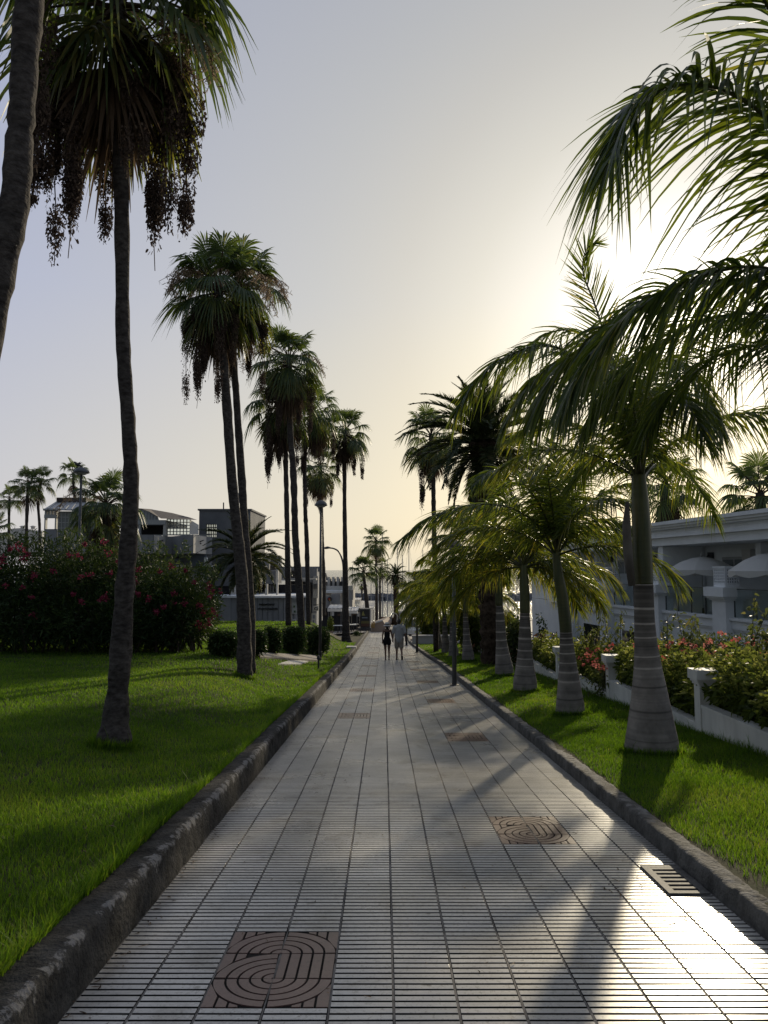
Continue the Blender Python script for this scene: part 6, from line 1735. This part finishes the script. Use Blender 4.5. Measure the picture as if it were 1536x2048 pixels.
# ------------------------------------------------------------------ harbour
mb = MB(); mb.box((-60, 126.5, SEA - 1), (60, 131, -7.1)); struct(mb.build('quay', M['grey_wall']))
g = np.random.default_rng(140)
M['hull'] = flat('white_hull', (.55, .55, .54), .3); M['hull_blue'] = flat('blue_hull', (.04, .07, .15), .3); M['mast'] = flat('aluminium', (.3, .3, .3), .4)
def boat(label, px, d, L, hmast, sail, hull):
    x = at(px, 1200, d)[0]; c = A3(x, d, SEA)
    t = thing('sailing_boat' if hmast else 'motor_boat', label, 'boat', c, 'boats moored in the harbour')
    mb = MB(); B = L * .16
    secs = [(-.5, .85, 0), (-.2, 1, 0), (.15, .95, .04), (.38, .55, .12), (.5, .02, .2)]
    V = np.array([[(w * B * .55, y * L, -.1), (w * B, y * L, .9 + r_ * L * .2), (-w * B, y * L, .9 + r_ * L * .2), (-w * B * .55, y * L, -.1)] for y, w, r_ in secs])
    a = g.uniform(-.3, .3) + math.pi; Rm = np.array(Matrix.Rotation(a, 3, 'Z'))
    f = lambda Q: np.asarray(Q, float) @ Rm.T + c
    mb.add(f(V.reshape(-1, 3)), [[i * 4 + j, i * 4 + (j + 1) % 4, (i + 1) * 4 + (j + 1) % 4, (i + 1) * 4 + j] for i in range(4) for j in range(4)]); mb.Fc.append((np.array([[0, 1, 2, 3]]), 0))
    mb.build('hull', M[hull], t)
    mb = MB(); mb.box((-B * .6, -.25 * L, .9), (B * .6, .15 * L, 1.5 if hmast else 2.1), 0, .5, f); mb.box((-B * .5, -.2 * L, 1.503 if hmast else 2.103), (B * .5, .05 * L, 1.6 if hmast else 2.6), 0, .5, f); cb = mb.build('cabin', M['hull'], t)
    mb = MB(); mb.box((-B * .61, -.2 * L, 1.1), (B * .61, .1 * L, 1.35), 0, .5, f); mb.build('cabin_window', M['glass'], cb)
    if hmast:
        mb = MB(); mb.tube([c + A3(0, 0, .8), c + A3(0, 0, hmast)], [.09, .06], 6); mb.tube([c + A3(-.9, 0, hmast * .55), c + A3(.9, 0, hmast * .55)], .035, 4)
        for sx in (-1, 1): mb.tube([c + A3(sx * .9, 0, .9), c + A3(sx * .9, 0, hmast * .55), c + A3(0, 0, hmast * .97)], .018, 3)
        mb.build('mast', M['mast'], t)
        mb = MB(); q = f([[0, -.02 * L, 2.0], [0, -.42 * L, 2.0]]); mb.tube(q, [.16, .12], 8); mb.build('furled_sail', M['hull_blue' if sail else 'canvas'], t)
spec = [(742, 150, 9, 12.5, 0, 'hull'), (756, 145, 10, 16, 1, 'hull'), (765, 140, 9, 19, 0, 'hull'), (775, 152, 9, 14, 1, 'hull_blue'), (784, 148, 9, 13, 0, 'hull'), (795, 156, 10, 17, 1, 'hull'), (805, 150, 9, 15, 0, 'hull'), (818, 145, 9, 18, 0, 'hull'), (722, 160, 9, 11, 1, 'hull'), (705, 165, 9, 13, 0, 'hull'), (846, 150, 10, 16, 0, 'hull'), (1005, 150, 11, 14, 0, 'hull'), (1016, 145, 9, 12, 1, 'hull'), (1028, 150, 10, 15, 0, 'hull'), (1040, 140, 9, 13, 1, 'hull'), (1052, 148, 9, 16, 0, 'hull'), (1034, 160, 10, 11, 0, 'hull_blue')]
wh = {742: 'right of the stout harbour palm', 756: 'just right of the tallest harbour palm', 765: 'with the tallest mast by the tallest harbour palm', 775: 'between the tallest and the feather harbour palm', 784: 'left of the feather harbour palm', 795: 'behind the feather harbour palm', 805: 'right of the feather harbour palm', 818: 'in line with the grey kiosk', 722: 'left of the stout harbour palm', 705: 'right of the straight slender palm', 846: 'behind the yellowish bush', 1005: 'just right of the black feather palm', 1016: 'between third and fourth royal palms, nearest the black trunk', 1028: 'midway between third and fourth royal palms', 1040: 'just left of the third royal palm', 1052: 'behind the third royal palm', 1034: 'far out between third and fourth royal palms'}
for px, d, L, hm, sl, hu in spec:
    boat(('blue' if 'blue' in hu else 'white') + ' sailing boat ' + wh[px], px, d, L, hm, sl, hu)
for px, d, L, wtxt in [(752, 136, 7, 'at the quay near the tallest harbour palm'), (772, 135, 8, 'at the quay behind the ramp wall'), (788, 136, 7, 'at the quay left of the kiosk'), (1020, 133, 9, 'at the quay seen between the royal palms'), (1046, 134, 8, 'at the quay left of the hotel corner')]:
    boat('white motor boat ' + wtxt, px, d, L, 0, 0, 'hull')
# quay railing and steps
t = thing('quay_railing', 'pale tube railing beside the feather palm at the end of the path', 'railing', at(790, 1245, 84))
mb = MB()
P = [at(782, 1246, 84), at(782, 1236, 84), at(786, 1227, 84), at(794, 1230, 84), at(794, 1244, 84)]
mb.tube(spline(P, 20), .06, 6); mb.build('rail', M['frame'], t)
t = thing('low_hedge', 'dark low brown hedge along the quay behind the ramp wall', 'hedge', at(776, 1248, 95))
g = np.random.default_rng(150); mb = MB()
a, b_ = at(762, 1250, 95), at(800, 1236, 95); n = 2600
P = np.c_[g.uniform(a[0], b_[0], n), 95 + g.uniform(0, 1.2, n), a[2] + (b_[2] - a[2]) * g.random(n)]
leaves(mb, P, .22, .1, g, .3, .3, .2); mb.build('foliage', M['redleaf'], t)
# ------------------------------------------------------------------ two people walking away, hand in hand
M['skin'] = noisy('skin', (.2, .12, .085), (.26, .16, .115), 6, rough=.55, spec=.35)
M['skin_w'] = noisy('tanned_skin', (.15, .085, .06), (.2, .12, .085), 6, rough=.55, spec=.35)
M['hair'] = noisy('dark_hair', (.012, .009, .008), (.03, .024, .02), 30, rough=.6, stretch=(1, 1, .2))
M['shirt'] = noisy('pale_shirt', (.34, .34, .34), (.42, .42, .42), 8, rough=.9, bump=.5, bscale=7, spec=.1, bdist=.03)
M['shorts'] = noisy('beige_shorts', (.27, .235, .19), (.34, .3, .25), 9, rough=.9, bump=.4, bscale=8, spec=.1, bdist=.03)
M['blackcloth'] = noisy('black_cloth', (.01, .01, .012), (.022, .022, .025), 10, rough=.9, spec=.1)
M['straw'] = noisy('white_straw', (.5, .48, .44), (.62, .6, .55), 40, rough=.8)
M['shoe'] = flat('dark_shoe', (.02, .018, .017), .6)

def capsule(mb, p, q, r0, r1, sx=1.0, sy=1.0, n=14, mi=0):
    """tapered limb from p to q with round ends; sx, sy flatten it across and front to back"""
    p = A3(*p); q = A3(*q)
    ax = q - p; L = np.linalg.norm(ax); T_ = ax / L
    P, Rr = [], []
    for t in (-90, -60, -30): P.append(p + T_ * r0 * math.sin(R(t))); Rr.append(max(r0 * math.cos(R(t)), r0 * .02))
    for f in (0, .33, .66, 1): P.append(p + ax * f); Rr.append(r0 + (r1 - r0) * f)
    for t in (30, 60, 90): P.append(q + T_ * r1 * math.sin(R(t))); Rr.append(max(r1 * math.cos(R(t)), r1 * .02))
    ref = A3(1, 0, 0) if abs(T_[0]) < .8 else A3(0, 1, 0)
    X = unit(ref - T_ * (T_ @ ref)); Y = np.cross(T_, X)
    a = np.arange(n) * 2 * math.pi / n
    V = np.array([c + r * (np.cos(a)[:, None] * X * sx + np.sin(a)[:, None] * Y * sy) for c, r in zip(P, Rr)])
    K = len(P)
    k, j = np.meshgrid(np.arange(K - 1), np.arange(n), indexing='ij')
    Q = np.stack([k * n + j, k * n + (j + 1) % n, (k + 1) * n + (j + 1) % n, (k + 1) * n + j], -1).reshape(-1, 4)
    b = mb.n
    mb.add(V.reshape(-1, 3), Q, mi)
    mb.Fc.append((np.array([[b + i for i in range(n)][::-1]]), mi)); mb.Fc.append((np.array([[b + (K - 1) * n + i for i in range(n)]]), mi))

def melt(o, vox, it=4):
    m = o.modifiers.new('join', 'REMESH'); m.mode = 'VOXEL'; m.voxel_size = vox; m.use_smooth_shade = True
    s_ = o.modifiers.new('soft', 'SMOOTH'); s_.iterations = it; s_.factor = .5
    return o

def hand(mb, wrist, d, thumb_side, curl=.5, s=1.0):
    """palm and five bent fingers; d points down the forearm"""
    w = A3(*wrist); d = unit(A3(*d)); th = unit(A3(*thumb_side) - d * (d @ A3(*thumb_side))); nrm = np.cross(d, th)
    pal = w + d * .085 * s
    capsule(mb, w, pal, .026 * s, .034 * s, 1, 1, 10)
    capsule(mb, w + d * .05 * s + th * .018 * s, w + d * .085 * s + th * .03 * s, .02 * s, .014 * s, 1, 1, 8)
    for k, (o_, l) in enumerate([(.03, .072), (.01, .082), (-.011, .076), (-.03, .06)]):
        a = pal + th * o_ * s; prev = a; dr = d.copy()
        for j, f in enumerate((.45, .32, .23)):
            dr = unit(dr + nrm * curl * (.35 + .1 * k))
            nx = prev + dr * l * f * s; capsule(mb, prev, nx, (.0095 - .001 * j) * s, (.0088 - .001 * j) * s, 1, 1, 8); prev = nx
    a = w + d * .035 * s + th * .028 * s; b_ = a + unit(d * .7 + th * .8) * .035 * s; c_ = b_ + unit(d + th * .2 + nrm * .4) * .03 * s
    capsule(mb, a, b_, .012 * s, .0105 * s, 1, 1, 8); capsule(mb, b_, c_, .0105 * s, .009 * s, 1, 1, 8)

def head(mb, c, s=1.0):
    c = A3(*c)
    def e(o_, r): capsule(mb, c + A3(*o_) * s - A3(0, 0, .0005), c + A3(*o_) * s + A3(0, 0, .0005), r[2] * s, r[2] * s, r[0] / r[2], r[1] / r[2], 16)
    e((0, -.01, .03), (.077, .094, .088)); e((0, .03, -.03), (.062, .062, .075)); e((0, .055, -.085), (.035, .03, .028))
    capsule(mb, c + A3(0, .098, .0) * s, c + A3(0, .112, -.035) * s, .010 * s, .015 * s)      # nose
    for sx in (-1, 1):
        e((sx * .079, -.005, -.01), (.012, .022, .034))                                         # ears
        e((sx * .03, .075, .012), (.017, .012, .010))                                           # brows
    e((0, .09, -.062), (.026, .010, .010))                                                     # mouth

def face(c, parent, s=1.0):
    c = A3(*c)
    for sx in (-1, 1):
        mb = MB(); q = c + A3(sx * .031, .083, -.004) * s; mb.lathe([(0, -.011), (.009, -.006), (.0115, 0), (.009, .006), (0, .011)], q, 10); mb.build('eye', M['hull'], parent, True)

# --- man
mx_, my_ = .66, 33.2
g0 = float(zp(my_)) + .004
man = thing('person', 'man in a loose pale shirt and beige shorts walking away, holding the woman\'s hand', 'person', (mx_, my_, g0))
def mp(x, y, z): return (mx_ + x, my_ + y, g0 + z)
H = 1.0
J = dict(pel=mp(0, 0, .95), chest=mp(0, .0, 1.25), neck=mp(0, .01, 1.48), head=mp(0, .03, 1.63),
         lsh=mp(-.2, 0, 1.415), rsh=mp(.2, 0, 1.415), lel=mp(-.255, -.02, 1.13), rel=mp(.27, -.05, 1.13), lwr=mp(-.265, .03, .885), rwr=mp(.285, .05, .90),
         lhip=mp(-.095, 0, .92), rhip=mp(.095, 0, .92), lkn=mp(-.1, .05, .50), rkn=mp(.1, -.02, .50), lan=mp(-.1, .02, .085), ran=mp(.115, -.33, .20))
mb = MB()
capsule(mb, J['pel'], J['chest'], .15, .165, 1, .68); capsule(mb, mp(-.1, 0, 1.38), mp(.1, 0, 1.38), .105, .105, .85, .8); capsule(mb, J['neck'], J['head'], .058, .055)
for a in 'lr':
    sg = -1 if a == 'l' else 1
    capsule(mb, J[a + 'sh'], J[a + 'el'], .056, .042); capsule(mb, J[a + 'el'], J[a + 'wr'], .041, .027)
    capsule(mb, J[a + 'hip'], J[a + 'kn'], .092, .058); capsule(mb, J[a + 'kn'], J[a + 'an'], .056, .037)
    k = A3(*J[a + 'kn']); an = A3(*J[a + 'an']); capsule(mb, k + (an - k) * .18 + A3(0, -.022, 0), k + (an - k) * .45 + A3(0, -.016, 0), .05, .04)
    hand(mb, J[a + 'wr'], (0.02 * sg, .06, -1), (0, 1, 0), .35)
ft = A3(*J['lan']); capsule(mb, ft + A3(0, -.05, -.04), ft + A3(-.01, .16, -.05), .036, .03)
rt_ = A3(*J['ran']); capsule(mb, rt_ + A3(0, -.055, -.005), rt_ + A3(.01, .07, -.16), .036, .03)
head(mb, J['head'])
body = melt(mb.build('body', M['skin'], man, True), .008); face(J['head'], man)
mb = MB()
c = A3(*J['head']); capsule(mb, c + A3(0, -.02, .045), c + A3(0, -.012, .05), .098, .098, .88, 1.02); capsule(mb, c + A3(0, -.06, -.03), c + A3(0, -.05, .04), .062, .075, 1.05, .8); capsule(mb, c + A3(0, .04, .105), c + A3(0, -.03, .115), .045, .05, 1.3, 1)
melt(mb.build('hair', M['hair'], man, True), .008)
mb = MB()
capsule(mb, mp(0, 0, .90), mp(0, 0, 1.28), .205, .195, 1, .7); capsule(mb, mp(-.12, -.005, 1.385), mp(.12, -.005, 1.385), .12, .12, .85, .85); capsule(mb, mp(0, -.01, 1.28), mp(0, -.01, 1.40), .2, .16, 1, .62); capsule(mb, mp(0, 0, 1.44), mp(0, 0, 1.47), .075, .068)
for a in 'lr':
    s0 = A3(*J[a + 'sh']); e0 = A3(*J[a + 'el']); capsule(mb, s0, s0 + (e0 - s0) * .78, .082, .075)
melt(mb.build('shirt', M['shirt'], man, True), .010, 6)
mb = MB(); capsule(mb, mp(0, 0, .90), mp(0, 0, 1.0), .175, .17, 1, .72)
for a in 'lr':
    h0 = A3(*J[a + 'hip']); k0 = A3(*J[a + 'kn']); capsule(mb, h0, h0 + (k0 - h0) * .9, .118, .098)
melt(mb.build('shorts', M['shorts'], man, True), .010, 5)
for a, q0, q1 in (('l', ft + A3(0, -.06, -.055), ft + A3(-.01, .17, -.06)), ('r', rt_ + A3(0, -.075, -.01), rt_ + A3(.01, .065, -.18))):
    mb = MB(); capsule(mb, q0, q1, .045, .038, 1.1, .8); melt(mb.build('shoe', M['shoe'], man, True), .008)

# --- woman
wx, wy = .135, 33.2
g1 = float(zp(wy)) + .004
wom = thing('person', 'woman in a white sun hat, dark top and black shorts walking away beside the man', 'person', (wx, wy, g1))
def wp(x, y, z): return (wx + x, wy + y, g1 + z)
J = dict(pel=wp(0, 0, .87), chest=wp(0, 0, 1.14), neck=wp(0, .01, 1.33), head=wp(0, .03, 1.465),
         lsh=wp(-.155, 0, 1.275), rsh=wp(.155, 0, 1.275), lel=wp(-.2, -.03, 1.03), rel=wp(.21, -.02, 1.03), lwr=wp(-.2, .03, .80), rwr=wp(.245, .03, .87),
         lhip=wp(-.085, 0, .83), rhip=wp(.085, 0, .83), lkn=wp(-.075, .03, .45), rkn=wp(.08, .0, .45), lan=wp(-.065, -.03, .08), ran=wp(.085, -.06, .085))
mb = MB()
capsule(mb, J['pel'], wp(0, 0, 1.0), .142, .112, 1, .72); capsule(mb, wp(0, 0, 1.0), J['chest'], .112, .128, 1, .68); capsule(mb, wp(-.08, 0, 1.245), wp(.08, 0, 1.245), .08, .08, .85, .8); capsule(mb, J['neck'], J['head'], .045, .044)
for a in 'lr':
    sg = -1 if a == 'l' else 1
    capsule(mb, J[a + 'sh'], J[a + 'el'], .044, .033); capsule(mb, J[a + 'el'], J[a + 'wr'], .032, .022)
    capsule(mb, J[a + 'hip'], J[a + 'kn'], .09, .052); capsule(mb, J[a + 'kn'], J[a + 'an'], .049, .032)
    k = A3(*J[a + 'kn']); an = A3(*J[a + 'an']); capsule(mb, k + (an - k) * .18 + A3(0, -.018, 0), k + (an - k) * .45 + A3(0, -.014, 0), .044, .036)
    hand(mb, J[a + 'wr'], (.05 * (1 if a == 'r' else 0), .05, -1), (0, 1, 0), .4, .92)
    f0 = an; capsule(mb, f0 + A3(0, -.045, -.04), f0 + A3(sg * .01, .14, -.048), .03, .026)
head(mb, J['head'], .95)
melt(mb.build('body', M['skin_w'], wom, True), .0075); face(J['head'], wom, .95)
c = A3(*J['head'])
mb = MB(); capsule(mb, c + A3(0, -.02, .03), c + A3(0, -.015, .04), .093, .093, .9, 1.02); capsule(mb, c + A3(0, -.065, -.11), c + A3(0, -.055, .02), .042, .065, 1.2, .8); melt(mb.build('hair', M['hair'], wom, True), .008)
mb = MB(); hc = c + A3(0, -.01, .045)
mb.lathe([(.10, -.005), (.175, -.035), (.178, -.04), (.10, -.018), (.098, .03), (.094, .085), (.07, .115), (0, .12)], hc, 28); ht = mb.build('hat', M['straw'], wom, True)
mb = MB(); mb.lathe([(.1015, .0), (.1015, .032)], hc, 28); mb.build('hat_band', M['blackcloth'], ht, True)
mb = MB(); capsule(mb, wp(0, 0, .93), wp(0, 0, 1.0), .13, .118, 1, .74); capsule(mb, wp(0, 0, 1.0), wp(0, 0, 1.13), .118, .134, 1, .7)
for sx in (-1, 1): capsule(mb, wp(sx * .07, -.06, 1.16), wp(sx * .075, -.03, 1.325), .022, .018); capsule(mb, wp(sx * .075, -.03, 1.325), wp(sx * .07, .05, 1.2), .018, .03)
melt(mb.build('top', M['blackcloth'], wom, True), .009, 3)
mb = MB(); capsule(mb, wp(0, 0, .84), wp(0, 0, .93), .152, .142, 1, .76)
for a in 'lr':
    h0 = A3(*J[a + 'hip']); k0 = A3(*J[a + 'kn']); capsule(mb, h0, h0 + (k0 - h0) * .36, .098, .094)
melt(mb.build('shorts', M['blackcloth'], wom, True), .009, 4)
for a in 'lr':
    an = A3(*J[a + 'an']); mb = MB(); capsule(mb, an + A3(0, -.05, -.06), an + A3(0, .15, -.064), .034, .03, 1.1, .7); melt(mb.build('shoe', M['shoe'], wom, True), .008)
